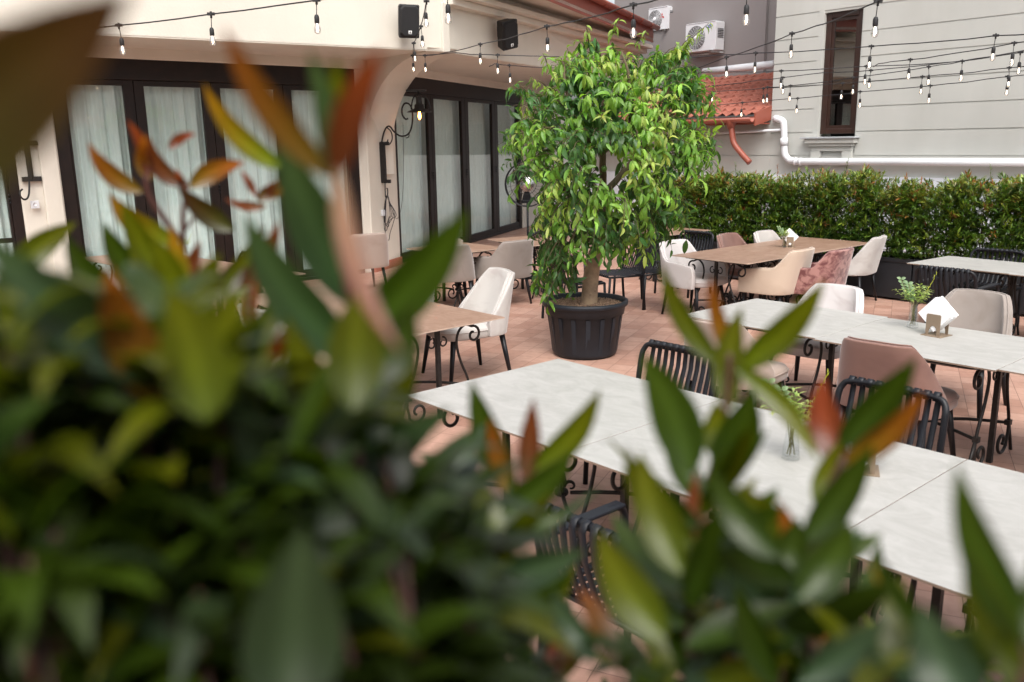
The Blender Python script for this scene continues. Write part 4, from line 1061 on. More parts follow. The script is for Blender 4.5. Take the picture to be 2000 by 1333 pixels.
# ================================================================== facade fittings
def speaker(c, face, tilt, roll, label, sc=1.0):
    t = thing('loudspeaker', label, 'speaker', c, group='black wall loudspeakers')
    t.rotation_euler = (Matrix.Rotation(R(face+90), 4, 'Z')@Matrix.Rotation(R(tilt), 4, 'X')@Matrix.Rotation(R(roll), 4, 'Y')).to_euler(); t.scale = (sc,)*3
    g = MB(); w_, h_, d_ = .16, .235, .125   # faces local -y
    g.add([(-w_, -d_+.03, -h_), (w_, -d_+.03, -h_), (w_, -d_+.03, h_), (-w_, -d_+.03, h_), (-w_*.7, d_, -h_*.9), (w_*.7, d_, -h_*.9), (w_*.7, d_, h_*.9), (-w_*.7, d_, h_*.9)],
          [(0, 1, 2, 3), (4, 7, 6, 5), (0, 4, 5, 1), (1, 5, 6, 2), (2, 6, 7, 3), (3, 7, 4, 0)])
    g.build('cabinet', M['speaker'], t, bevel=.02)
    g = MB(); a, b = w_*.92, h_*.95; k = .05
    oct_ = [(-a, -b+k), (-a+k, -b), (a-k, -b), (a, -b+k), (a, b-k), (a-k, b), (-a+k, b), (-a, b-k)]
    vs = [(x, -d_+.028, z) for x, z in oct_]+[(x*.86, -d_-.012, z*.9) for x, z in oct_]
    g.add(vs, [tuple(range(7, -1, -1)), tuple(range(8, 16))]+[(i, (i+1) % 8, 8+(i+1) % 8, 8+i) for i in range(8)])
    g.build('grille', M['grille'], t, bevel=.008)
    g = MB(); g.box(-.024, .024, -d_-.016, -d_-.0125, -.175, -.127); lo = g.build('badge', M['paper'], t)
    g = MB(); g.add([(-.017, -d_-.0175, -.160), (.017, -d_-.0175, -.160), (0, -d_-.0175, -.132)], [(0, 1, 2)]); g.add([(-.02, -d_-.0175, -.171), (.02, -d_-.0175, -.171), (.02, -d_-.0175, -.165), (-.02, -d_-.0175, -.165)], [(0, 1, 2, 3)]); g.build('emblem', M['bulbcap'], lo)
    g = MB(); g.tube([(0, d_-.01, 0), (0, d_+.10, .0)], .02, 8); g.box(-.03, .03, d_+.10, d_+.11, -.08, .08); g.build('bracket', M['black'], t)
    return t
ps = onp(796, 42, K+nA*.24, math.atan2(dA.y, dA.x)); speaker(ps, -68, 8, 0, 'black loudspeaker facing us on the beam left of the corner', .95)
ps = onp(990, 67, K+nBb*.24, R(63)); speaker(ps, -52, 16, -14, 'black loudspeaker tilted sideways on the beam right of the corner', .98)
# lantern on scroll bracket
pq = onp(742, 320, C0, R(70))
def LP(x, y, off=0): return onp(x, y, pq+uB*off, R(-20))
t = thing('wall_lantern', 'wrought iron scroll bracket lantern with glowing amber bulb on the corner pier', 'lantern', LP(747, 320))
g = MB()
def pth(l, r_, n=4, seg=8): g.tube(smooth_path([LP(x, y) for x, y in l], n), r_, seg)
pth([(745, 282), (749, 262), (755, 249), (762, 248), (770, 258), (782, 266), (795, 264), (803, 252), (806, 230), (804, 212), (798, 203), (790, 203), (785, 213), (786, 225), (792, 233), (797, 232)], .014)
pth([(755, 249), (764, 258), (766, 272), (761, 282), (756, 280), (758, 273)], .010)
pth([(795, 264), (799, 260), (798, 268), (793, 270)], .008)
pth([(803, 214), (806, 195), (813, 185), (822, 184), (832, 190), (839, 205), (840, 214), (836, 218), (832, 214)], .012)
pth([(816, 186), (817, 178)], .01, 2); g.box(-.16, .16, -.08, .08, -.012, .012, Matrix.Translation(LP(813, 177)))
wpart(g, 'scroll_arm', M['iron'], t)
g = MB(); pth([(752, 355), (753, 385), (757, 380), (757, 370), (755, 368)], .010); wpart(g, 'hook', M['iron'], t)
g = MB(); mm = FA(V((0, 0, 0)), nB, -uB)
c = LP(748, 318); g.box(-.045, .045, -.03, .03, -.33, .33, Matrix.Translation(c)@mm)
for zz in (.31, -.31): g.box(-.13, .13, -.015, .015, zz-.03, zz+.03, Matrix.Translation(c)@mm)
wpart(g, 'mounting_plate', M['iron'], t)
cl = LP(819, 216); g = MB(); g.lathe([(.05, .22), (.055, .20), (.045, .19), (.05, .10), (.075, .09), (.08, .03), (.20, -.02), (.205, -.03), (.19, -.025), (.07, .02), (0, .03)], c=cl, seg=20); g.tube([cl+V((0, 0, .20)), cl+V((0, 0, .32))], .006, 6)
wpart(g, 'lamp_shade', M['iron'], t)
g = MB(); g.lathe([(.02, .02), (.025, -.03), (.05, -.085), (.052, -.12), (.035, -.165), (0, -.18)], c=cl, seg=14); bu = wpart(g, 'bulb', M['glassclear'], t)
g = MB(); 
for k in range(4):
    a = PI/2*k; g.tube([cl+V((.008*math.cos(a), .008*math.sin(a), -.02)), cl+V((.02*math.cos(a), .02*math.sin(a), -.09)), cl+V((.006*math.cos(a), .006*math.sin(a), -.14))], .0065, 5)
fl = g.build('filament', M['filament2']); fl.parent = bu
# coiled cables on the hook
g = MB(); rr = random.Random(4)
for i in range(5):
    dx = rr.uniform(-1, 2); y0 = rr.uniform(425, 470)
    g.tube(smooth_path([LP(756, 381), LP(752+dx, 400), LP(751+dx, y0), LP(756+dx*2, y0+8), LP(760+dx, y0-5), LP(762+i*3, 420), LP(759, 392), LP(756, 381)], 4), .006, 6)
g.tube(smooth_path([LP(758, 382), LP(766, 410), LP(775, 428), LP(784, 405), LP(788, 350), LP(788, 300), LP(787, 240)], 5), .004, 6)
tag(g.build('coiled_cable', M['cable']), 'dark cables coiled over the hook below the wall lantern', 'cable')
# left hook bracket
def LQ(x, y, o=.04): return onp(x, y, P0+nA*o, R(40))
t = thing('wall_bracket', 'empty wrought iron hook bracket on the left pillar', 'wall bracket', LQ(55, 315))
g = MB(); g.tube([LQ(50, 272), LQ(61, 350)], .035, 4); g.box(-.11, .11, -.02, .02, -.03, .03, Matrix.Translation(LQ(54, 280))@mm.__class__(MA.to_3x3().to_4x4())); g.box(-.11, .11, -.02, .02, -.03, .03, Matrix.Translation(LQ(62, 350))@MA.to_3x3().to_4x4())
wpart(g, 'mounting_plate', M['iron'], t)
g = MB(); g.tube(smooth_path([LQ(57, 353, .06), LQ(57, 375, .1), LQ(54, 387, .14), LQ(47, 390, .16), LQ(40, 384, .18), LQ(39, 375, .18), LQ(44, 370, .16)], 5), .012, 8); wpart(g, 'hook', M['iron'], t)
for (px, py, MM_, lab) in ((68, 400, MA, 'white wall socket on the left pillar under the hook bracket'),):
    c = LQ(px, py, .06); mm2 = Matrix.Translation(c)@MM_.to_3x3().to_4x4(); t = thing('wall_socket', lab, 'socket', c)
    g = MB(); g.box(-.05, .05, -.01, .012, -.05, .05, mm2); wpart(g, 'plate', M['whiteplastic'], t, bevel=.004)
    g = MB(); g.lathe([(.028, .0), (.028, .003), (.022, .003), (.022, 0), (0, 0)], c=c+nA*.013, seg=16, M=nA.to_track_quat('Z', 'Y').to_matrix().to_4x4()); wpart(g, 'outlet', M['whiteplastic'], t)
c = onp(750, 416, C0+nB*.04, R(70)); mm2 = Matrix.Translation(c)@MBm.to_3x3().to_4x4(); t = thing('wall_socket', 'white wall socket behind the coiled cables on the corner pier', 'socket', c)
g = MB(); g.box(-.07, .07, -.02, .012, -.05, .05, mm2); wpart(g, 'plate', M['whiteplastic'], t, bevel=.004)
g = MB(); g.box(-.02, .02, .012, .016, -.02, .02, mm2); wpart(g, 'outlet', M['whiteplastic'], t)
# standing fan
fc = at(1030, 360, 13.6); t = thing('standing_fan', 'black standing fan half hidden behind the left side of the tree', 'fan', (fc.x, fc.y, 0))
g = MB(); rz_ = Matrix.Rotation(R(-8), 4, 'Z'); zc_ = fc.z
def FP(r_, a, y): return rz_@V((r_*math.cos(a), y, r_*math.sin(a)))+V((0, 0, zc_))
for (r_, y) in ((.34, -.05), (.34, .05), (.25, -.085), (.15, -.1)): g.tube([FP(r_, 2*PI*k/32, y) for k in range(33)], .009 if r_ > .3 else .004, 6, cap=False)
for k in range(24):
    a = 2*PI*k/24; g.tube([FP(.06, a, -.11), FP(.25, a+.1, -.085), FP(.34, a+.15, -.05)], .0025, 4)
g.build('cage', M['black'], t)
g = MB()
for k in range(3):
    a = 2*PI*k/3; vs = [FP(.05, a, -.02), FP(.05, a+.8, .02), FP(.29, a+.75, .03), FP(.31, a+.2, -.03)]; g.add(vs, [(0, 1, 2, 3)])
o = g.build('blades', M['black'], t); q_ = o.modifiers.new('s', 'SOLIDIFY'); q_.thickness = .004
g = MB(); g.lathe([(0, .12), (.04, .12), (.06, .10), (.09, .09), (.10, .07), (.11, .07), (.115, .05), (.0, .05)], seg=20, M=rz_@Matrix.Rotation(R(90), 4, 'X')); 
for v_ in range(len(g.v)): g.v[v_] = (g.v[v_][0], g.v[v_][1], g.v[v_][2]+zc_)
g.build('hub_cover', M['chrome'], t)
g = MB(); g.tube([(0, .1, .03), (0, .1, zc_-.05)], .018, 8); g.tube([(0, .1, zc_-.1), (0, .1, zc_), (0, 0, zc_)], .05, 10); g.build('pole', M['black'], t)
g = MB(); g.lathe([(0, .05), (.05, .045), (.22, .02), (.23, 0)], c=(0, .1, 0), seg=20); g.build('base', M['black'], t)

# ================================================================== string lights
nb = [0]
def string(nodes, label, drop=.11, support=False):
    """nodes: (px, py, dist, bulb?) ; cable runs through the nodes with a little slack"""
    t = thing('string_lights', label, 'string lights', at(nodes[0][0], nodes[0][1], nodes[0][2]), group='festoon string lights over the patio')
    P_ = [at(a, b, c) for a, b, c, _ in nodes]; pts_ = []
    rr = random.Random(int(nodes[0][0]*7+nodes[0][1]))
    for i in range(len(P_)-1):
        L = (P_[i+1]-P_[i]).length; n = max(2, int(L/.25))
        for k in range(n):
            u_ = k/n; pts_.append(P_[i].lerp(P_[i+1], u_)-V((0, 0, 1))*(.012*L*4*u_*(1-u_)*.5)+V((0, 0, rr.uniform(-.006, .006) if k else 0)))
    pts_.append(P_[-1]); g = MB(); g.tube(pts_, .0055, 6)
    wpart(g, 'cable', M['cable'], t)
    for i, nd in enumerate(nodes):
        if not nd[3]: continue
        p = P_[i]; dr = V((rr.uniform(-.012, .012), 0, -drop))
        g = MB(); g.box(-.028, .028, -.008, .008, -.01, .012, Matrix.Translation(p)); g.tube([p+V((0, 0, .02)), p+V((0, 0, -.03))], .009, 6); g.tube([p, p+dr], .0035, 5)
        g.lathe([(0, .012), (.012, .01), (.018, -.005), (.0185, -.045), (.016, -.05), (0, -.05)], c=p+dr, seg=10)
        h_ = wpart(g, 'bulb_holder', M['bulbcap'], t)
        g = MB(); g.lathe([(.012, -.048), (.014, -.055), (.0245, -.085), (.0255, -.10), (.019, -.118), (.008, -.124), (0, -.125)], c=p+dr, seg=12)
        b_ = g.build('bulb', M['glassbulb']); b_.parent = h_
        g.__init__(); g.tube([p+dr+V((0, 0, -.06)), p+dr+V((.004, 0, -.1))], .006, 6)
        f_ = g.build('filament', M['filament']); f_.parent = h_
    return t
M['glassbulb'] = glass_mat('bulb_glass', (.9, .89, .87), gl=.30)
string([(60, 70, 8.6, 0), (232, 50, 8.3, 1), (412, 28, 7.6, 1), (618, 1, 7.0, 1), (780, -22, 6.7, 0)], 'string lights with three bulbs crossing the beam at upper left')
kd = (K-CAM).length-.2
string([(806, 109, kd, 1), (808, 85, kd-1.2, 1), (822, 52, kd-2.6, 1), (833, 3, kd-4.4, 1), (836, -22, kd-5, 0)], 'string lights running from the beam corner straight toward us')
string([(806, 108, kd, 0), (830, 109, kd-.1, 1), (870, 103, kd-.9, 0), (938, 87, kd-2.2, 1), (1068, 52, 8.8, 1), (1237, 10, 6.9, 1), (1330, -14, 6.2, 0)], 'string lights from the beam corner rising over the tree top')
string([(826, 108, kd, 0), (888, 103, kd-.3, 0), (972, 108, 11.8, 1), (1083, 111, 11.9, 0), (1280, 118, 12.0, 0), (1420, 107, 11.9, 0), (1476, 104, 11.5, 1), (1702, 91, 10.8, 1), (1945, 70, 9.9, 1), (2030, 66, 9.6, 0)], 'string lights from the beam corner across the tall window top')
string([(955, 130, 12.2, 0), (966, 125, 12.2, 0), (995, 128, 12.4, 1), (1083, 133, 12.6, 0), (1280, 142, 12.8, 0), (1393, 141, 13.2, 0), (1526, 139, 13, 1), (1692, 130, 12.8, 1), (1879.5, 120, 12.3, 1), (1993, 103, 11.6, 1), (2030, 98, 11.4, 0)], 'string lights starting from a loose cable end under the tilted speaker')
string([(1340, 140, 12, 0), (1419, 112, 11.2, 1), (1547, 66, 9.5, 1), (1715, 3, 6.8, 1), (1790, -25, 6.2, 0)], 'string lights climbing steeply past the top of the tall window')
string([(1706, 131, 13, 0), (1715, 125, 12.9, 0), (1740, 121, 12.5, 0), (1778, 117, 12.1, 1), (1868, 104, 11.5, 0), (1981, 84.6, 11, 1), (2030, 78, 10.8, 0)], 'string lights starting beside the tall window with a wavy loose end')
string([(1360, 172, 14.6, 0), (1393, 169, 14.4, 1), (1480, 157, 14, 0), (1529, 152, 13.8, 1), (1602, 143, 13.6, 0), (1701, 138, 13.2, 1), (1879, 119.5, 12.5, 0), (2030, 92, 11.4, 0)], 'string lights from the small red roof to the window, middle height')
string([(1366, 180, 15.2, 1), (1491, 173, 14.8, 1), (1499, 171, 14.7, 1), (1544, 168, 14.5, 1), (1667, 152, 14.0, 1), (1750, 141, 13.7, 0), (1814, 131, 13.3, 1), (1880, 120, 12.6, 0)], 'string lights with four close bulbs at the right edge of the red roof')
string([(1500, 172, 14.9, 0), (1646, 163, 14.3, 1), (1801.5, 150, 13.7, 1), (1971, 133, 12.9, 1), (2030, 127, 12.6, 0)], 'string lights low across the right of the tall window')
string([(1380, 208, 15.6, 0), (1450, 201, 15.5, 1), (1503, 196.5, 15.3, 0), (1558, 192.6, 15.1, 1), (1680, 179.6, 14.3, 1), (1817, 168, 13.7, 1), (1968, 150, 13.0, 1), (2030, 143, 12.7, 0)], 'lowest string lights, smallest bulbs, along the greige wall')
string([(1350, -30, 6, 0), (1458, -12, 6.4, 1), (1560, -30, 6.2, 0)], 'string lights above the frame with one bulb showing at the top edge', drop=.08)
string([(760, -30, 6.6, 0), (872, -20, 6.7, 1), (980, -34, 6.7, 0)], 'string lights over the beam corner with one bulb at the top edge', drop=.11)
# ================================================================== near hedge
CG = {'G': ((.026, .052, .003), (.040, .068, .004)), 'L': ((.070, .098, .002), (.105, .112, .003)), 'O': ((.13, .080, .004), (.28, .080, .012)), 'R': ((.10, .025, .006), (.23, .045, .020)),
      'S': ((.032, .070, .026), (.055, .092, .045)), 'B': ((.045, .05, .008), (.075, .03, .010)), 'P': ((.46, .27, .20), (.22, .07, .045)), 'Y': ((.12, .17, .005), (.30, .14, .008)), 'T': ((.022, .040, .012), (.036, .056, .022)), 'K': ((.013, .024, .002), (.020, .034, .003)),  # S and dimmer T put sheen into the leaf colour, K puts in shade
      'D': ((.10, .04, .014), (.20, .05, .02))}
nearg = 'near hedge shrubs with red tipped leaves'
SH = [(-300, 170, 'blurred near hedge shrub with one huge dark leaf at the top left corner'), (170, 420, 'near hedge shrub left of centre with a cluster of orange tipped young leaves'),
      (420, 600, 'near hedge shrub with a slim red leaf before the brown tables'), (600, 860, 'tallest near hedge shrub with blurred red and pale pink young leaves'), (860, 1110, 'near hedge shrub in the bottom middle with a small brown red spike'),
      (1110, 1300, 'low near hedge shrub in front of the black strap armchair'), (1300, 1540, 'near hedge shrub with an upright orange leaf before the middle row'), (1540, 1760, 'near hedge shrub with a rounded red brown leaf beside the foreground vase'),
      (1760, 2400, 'near hedge shrub at the right edge with long dark green leaves')]
fgl = [MB() for _ in SH]; fgs = [MB() for _ in SH]
def which(x):
    for i, s in enumerate(SH):
        if s[0] <= x < s[1]: return i
    return 0 if x < 0 else len(SH)-1
def hero(tx, ty, bx, by, wpx, kind='G', d=None, dt=None, bend=0, tilt=0, fold=.18, sh=None):
    L = math.hypot(tx-bx, ty-by); d = d or max(.3, min(1.2, 150/L)); dt = dt or d*.97
    cb, ct = CG[kind]; n = 10; i_ = sh if sh is not None else which(bx)
    nx, ny = -(ty-by)/L, (tx-bx)/L; pts_ = []
    for k in range(n+1):
        t_ = k/n; o = 4*t_*(1-t_)*bend; dd = d+(dt-d)*t_+.012*math.sin(PI*t_)*d
        pts_.append(at(bx+(tx-bx)*t_+nx*o, by+(ty-by)*t_+ny*o, dd))
    vs = []; cs = []; hw = wpx*.5*d/1750
    jb = random.uniform(.8, 1.2); wpx = wpx*1.06; hw = wpx*.5*d/1750
    for k in range(n+1):
        t_ = k/n; tg = (pts_[min(n, k+1)]-pts_[max(0, k-1)]).normalized(); vw = (CAM-pts_[k]).normalized()
        sd = tg.cross(vw).normalized(); nn = sd.cross(tg).normalized(); a = R(tilt); sd2 = sd*math.cos(a)+nn*math.sin(a); n2 = sd2.cross(tg)
        w_ = hw*(2.6*t_**.62*(1-t_)**.95 if 0 < t_ < 1 else (.16 if t_ == 0 else .02)); s2 = t_*t_*(3-2*t_)
        ce = tuple((cb[j]*(1-s2)+ct[j]*s2)*jb for j in range(3)); cm = tuple(x*1.55+.004 for x in ce)
        vs += [pts_[k]-sd2*w_+n2*w_*fold*2, pts_[k]-sd2*w_*.5+n2*w_*fold*.8, pts_[k], pts_[k]+sd2*w_*.5+n2*w_*fold*.8, pts_[k]+sd2*w_+n2*w_*fold*2]; cs += [ce, ce, cm, ce, ce]
    fgl[i_].add(vs, [(k*5+j, k*5+j+1, (k+1)*5+j+1, (k+1)*5+j) for k in range(n) for j in range(4)], col=cs, smooth=True)
def hstem(pts_, w0, w1, d, sh=None):
    q_ = smooth_path([at(x, y, d) for x, y in pts_], 4); n = len(q_); i_ = sh if sh is not None else which(pts_[-1][0])
    g_ = fgs[i_]; g_.tube(q_, [(w0+(w1-w0)*k/n)*.5*d/1750 for k in range(n)], 8)
# huge leaf, top-left corner
hero(258, -22, -260, 425, 205, 'B', .25, .22, bend=-8, sh=0)
# shoot in the middle (tallest, very blurred)
hero(436, 52, 648, 345, 62, 'O', .42, .40, bend=-22, sh=3); hero(398, 163, 556, 330, 42, 'Y', .75, .72, bend=-22, sh=3); hero(603, 98, 650, 350, 52, 'S', .42, .40, bend=12, sh=3)
hero(655, 110, 655, 350, 50, 'L', .45, .42, bend=4, sh=3); hero(748, 92, 655, 345, 72, 'R', .36, .33, bend=-14, sh=3); hero(785, 690, 660, 330, 52, 'P', .34, .33, bend=36, tilt=30, sh=3)
hero(545, 262, 705, 600, 110, 'S', .48, .44, bend=-14, sh=3); hero(915, 408, 705, 655, 110, 'G', .46, .42, bend=14, sh=3); hero(480, 420, 690, 700, 100, 'S', .5, .46, bend=-26, sh=3)
hero(590, 330, 640, 520, 70, 'G', .5, .48, sh=3); hero(815, 690, 700, 880, 70, 'L', .5, .48, bend=10, sh=3); hero(560, 620, 690, 880, 90, 'L', .46, .44, bend=-14, sh=3)
hero(800, 590, 690, 740, 100, 'G', .42, .42, bend=30, sh=3); hero(700, 560, 690, 800, 120, 'L', .4, .4, sh=3)
hstem([(652, 330), (668, 480), (690, 640), (690, 800), (700, 1000), (690, 1500)], 16, 26, .45, 3)
hstem([(556, 250), (562, 330), (600, 420), (660, 560)], 12, 22, .6, 3)
# sharp red cluster upper left
for a in ((247, 234, 288, 352, 25, 'R', 12), (283, 262, 293, 352, 34, 'O', -6), (172, 278, 278, 375, 36, 'O', -16), (384, 262, 330, 292, 20, 'R', -8), (292, 268, 358, 362, 34, 'D', -18), (478, 318, 372, 366, 40, 'O', -10),
          (213, 378, 350, 480, 52, 'Y', -18), (348, 363, 455, 450, 44, 'B', -8), (470, 333, 500, 385, 16, 'R', 2), (575, 372, 505, 392, 26, 'O', -8), (440, 388, 520, 402, 20, 'D', -8), (545, 350, 500, 388, 22, 'D', 4), (345, 330, 368, 372, 18, 'R', -4)):
    hero(*a[:5], a[5], .92, .90, bend=a[6], sh=1)
hstem([(285, 345), (290, 380), (315, 420), (352, 470)], 9, 11, .92, 1); hstem([(366, 360), (358, 420), (358, 500), (362, 600), (380, 900), (380, 1500)], 8, 14, .93, 1); hstem([(410, 400), (385, 420), (360, 450)], 5, 7, .93, 1)
hero(150, 434, 20, 540, 50, 'L', .8, .8, bend=-8, sh=0); hero(200, 432, 292, 575, 50, 'G', .8, .78, bend=-10, sh=1); hero(255, 500, 340, 640, 60, 'L', .7, .7, sh=1); hero(330, 440, 350, 600, 40, 'Y', .75, .75, bend=8, sh=1)
hero(490, 470, 440, 600, 50, 'L', .7, .7, bend=6, sh=2); hero(520, 440, 400, 590, 44, 'B', .7, .7, bend=12, sh=1)
# left masses
for a in ((128, 462, 262, 640, 74, 'G', .62, -16), (300, 462, 345, 630, 70, 'L', .6, 10), (430, 492, 366, 655, 70, 'L', .6, -10), (545, 565, 455, 705, 58, 'G', .65, 10), (240, 395, 342, 560, 56, 'L', .75, -12), (60, 500, 170, 660, 70, 'S', .6, -14),
          (640, 590, 560, 720, 60, 'L', .7, 12), (500, 640, 430, 760, 60, 'G', .6, 8), (390, 470, 352, 560, 34, 'D', .8, 6), (195, 600, 300, 740, 70, 'L', .55, -10), (-10, 560, 90, 700, 60, 'L', .6, -8), (610, 660, 540, 800, 70, 'G', .55, 10),
          (505, 520, 488, 640, 30, 'R', .8, -4), (545, 430, 470, 560, 40, 'D', .7, 10)):
    hero(*a[:5], a[5], a[6], a[6]*.97, bend=a[7], tilt=random.uniform(-30, 30), sh=which(a[2]))
hstem([(490, 560), (484, 640), (480, 900)], 8, 14, .78, 2)
hero(-30, 455, 400, 730, 125, 'S', .42, .40, bend=-46, sh=1); hero(-20, 520, 330, 760, 90, 'G', .48, .46, bend=-30, sh=1)
hero(212, 520, 330, 790, 96, 'O', .42, .40, bend=-20, sh=1); hero(330, 560, 400, 820, 130, 'L', .38, .37, bend=10, sh=1); hero(470, 560, 400, 830, 110, 'L', .40, .39, bend=-14, sh=1)
hero(592, 596, 420, 820, 46, 'R', .52, .50, bend=12, sh=2); hero(560, 740, 420, 900, 80, 'G', .5, .5, bend=12, sh=2); hero(100, 560, 180, 800, 70, 'G', .55, .55, sh=0)
hero(20, 620, 120, 760, 56, 'S', .6, .6, bend=-10, sh=0); hero(60, 700, 220, 850, 60, 'S', .6, .58, sh=0); hero(0, 780, 150, 900, 70, 'S', .5, .5, sh=0)
hstem([(60, 560), (85, 600), (90, 680), (100, 1400)], 8, 16, .8, 0)
hero(110, 880, 300, 960, 56, 'T', .5, .48, bend=-14, sh=0); hero(40, 1020, 250, 1130, 60, 'T', .5, .48, bend=-14, sh=0); hero(80, 1200, 260, 1330, 60, 'T', .45, .44, bend=-10, sh=0)
hero(590, 1030, 560, 1400, 190, 'T', .34, .33, sh=2); hero(300, 1060, 330, 1360, 130, 'K', .4, .4, sh=1)
hero(640, 960, 480, 780, 70, 'S', .5, .5, bend=16, sh=2)
# middle right cluster D
hero(920, 742, 1000, 965, 66, 'G', .60, .58, bend=-8, sh=4); hero(1042, 778, 1028, 940, 46, 'D', .60, .58, sh=4); hero(955, 815, 1005, 975, 44, 'O', .60, .58, bend=-6, sh=4)
hero(1172, 760, 1035, 925, 58, 'L', .60, .57, bend=18, sh=4); hero(1120, 880, 965, 1015, 70, 'G', .58, .56, bend=14, sh=4); hero(1175, 950, 955, 1075, 30, 'S', .58, .56, bend=14, tilt=40, sh=4)
hero(860, 930, 960, 1090, 40, 'S', .6, .6, bend=-18, sh=4); hero(1120, 1120, 960, 1190, 60, 'G', .6, .58, bend=12, sh=4); hero(880, 880, 800, 1060, 60, 'G', .6, .6, sh=3)
hstem([(1020, 930), (1000, 1010), (960, 1100), (930, 1250), (920, 1500)], 12, 22, .6, 4)
hero(1080, 1150, 1165, 1290, 56, 'S', .5, .5, bend=-10, sh=5); hero(1000, 1230, 1050, 1360, 40, 'S', .6, .6, sh=5); hero(1105, 1215, 1070, 1330, 30, 'R', .7, .7, bend=-6, sh=5); hero(1125, 1100, 1060, 1230, 34, 'L', .7, .7, sh=5)
hero(1150, 1255, 1040, 1340, 40, 'L', .7, .7, bend=8, sh=5)
# cluster E
hero(1292, 512, 1410, 715, 46, 'L', .62, .60, bend=-20, sh=6); hero(1388, 540, 1432, 705, 34, 'O', .64, .62, bend=-8, sh=6); hero(1612, 545, 1440, 720, 62, 'L', .62, .58, bend=16, sh=6)
hero(1252, 690, 1348, 925, 100, 'G', .52, .50, bend=14, sh=6); hero(1598, 900, 1440, 720, 46, 'L', .6, .58, bend=-18, sh=6); hero(1470, 760, 1400, 930, 90, 'G', .58, .56, bend=10, sh=6)
hero(1500, 840, 1400, 960, 34, 'S', .6, .6, sh=6); hero(1400, 780, 1400, 900, 60, 'L', .58, .58, sh=6); hero(1450, 600, 1425, 800, 60, 'L', .6, .6, bend=-14, sh=6)
hstem([(1425, 690), (1420, 780), (1395, 900), (1362, 1010), (1345, 1150), (1340, 1500)], 12, 18, .6, 6)
hero(1360, 920, 1345, 1060, 32, 'D', .56, .56, sh=6); hero(1180, 845, 1330, 960, 12, 'L', .62, .6, bend=-14, sh=6); hero(1480, 930, 1380, 1060, 40, 'L', .56, .56, sh=6)
hero(1385, 905, 1520, 1090, 70, 'G', .5, .5, bend=-14, sh=6); hero(1250, 880, 1330, 1120, 80, 'L', .5, .5, bend=-12, sh=6)
# cluster F
hero(1610, 735, 1655, 905, 70, 'R', .60, .60, bend=-22, sh=7); hero(1790, 698, 1640, 872, 66, 'G', .60, .56, bend=8, sh=7); hero(1805, 765, 1648, 905, 50, 'O', .60, .56, bend=16, sh=7)
hero(1705, 868, 1570, 1060, 66, 'G', .56, .54, bend=8, sh=7); hero(1640, 860, 1600, 1000, 60, 'L', .58, .58, sh=7)
hero(1518, 975, 1556, 1110, 38, 'O', .56, .55, bend=6, sh=7); hero(1665, 1020, 1560, 1170, 84, 'G', .5, .5, bend=12, sh=7); hero(1560, 1010, 1530, 1150, 70, 'G', .55, .55, sh=7)
hstem([(1650, 890), (1600, 990), (1565, 1090), (1530, 1250), (1510, 1500)], 12, 18, .58, 7)
hero(1695, 1085, 1772, 1400, 22, 'Y', .55, .5, bend=14, tilt=50, sh=7); hero(1730, 1205, 1560, 1340, 60, 'S', .45, .44, bend=10, sh=7); hero(1170, 1035, 1300, 1250, 96, 'L', .46, .45, bend=-14, sh=5)
hero(1700, 1060, 1860, 1290, 34, 'G', .5, .46, bend=-16, sh=8); hero(1868, 905, 2020, 1260, 74, 'G', .44, .40, bend=-26, sh=8); hero(1885, 1065, 1990, 1320, 66, 'L', .44, .42, bend=-10, sh=8)
hero(1800, 1180, 1900, 1400, 110, 'S', .42, .42, bend=-10, sh=8); hero(2020, 1080, 2060, 1300, 70, 'G', .4, .4, sh=8); hero(1700, 1290, 1800, 1420, 60, 'G', .5, .5, sh=8)
hstem([(1990, 1240), (2010, 1500)], 20, 26, .45, 8)
def heroshoot(pts_, d, sh, n, L0=190, seed=1, kinds='GGGSLK', w=.36):
    r2 = random.Random(seed); q_ = smooth_path([V((x, y, 0)) for x, y in pts_], 8); m_ = len(q_)
    for k in range(n):
        p = q_[int((m_-1)*(k+.3*r2.random())/n)]; s_ = (1, -1)[k % 2]; a = R(r2.uniform(18, 75)); L = L0*r2.uniform(.75, 1.2)
        dd = d*r2.uniform(.94, 1.05); kd_ = r2.choice(kinds)
        hero(p.x+s_*L*math.sin(a), p.y-L*math.cos(a), p.x, p.y, L*w*r2.uniform(.8, 1.15), kd_, dd, dd*r2.uniform(.85, 1.12), bend=s_*r2.uniform(-5, 26), tilt=r2.uniform(-45, 45), fold=r2.uniform(.1, .3), sh=sh)
heroshoot([(690, 880), (700, 1000), (690, 1400)], .48, 3, 11, 190, 1); heroshoot([(990, 1040), (950, 1130), (900, 1420)], .58, 4, 8, 170, 2, 'GGGSL')
heroshoot([(362, 760), (380, 1000), (380, 1400)], .48, 1, 14, 220, 3, 'GGTKLK'); heroshoot([(560, 900), (600, 1400)], .42, 2, 9, 260, 4, 'GKTG')
heroshoot([(180, 800), (150, 1400)], .44, 0, 12, 250, 5, 'GKTG'); heroshoot([(20, 760), (-20, 1400)], .5, 0, 10, 230, 6, 'GKG'); heroshoot([(1375, 980), (1345, 1150), (1340, 1450)], .56, 6, 14, 200, 7, 'GGGL')
heroshoot([(1570, 1090), (1530, 1250), (1510, 1480)], .56, 7, 13, 200, 8, 'GGKLS');  heroshoot([(820, 970), (830, 1420)], .6, 3, 12, 190, 10, 'GGLS')
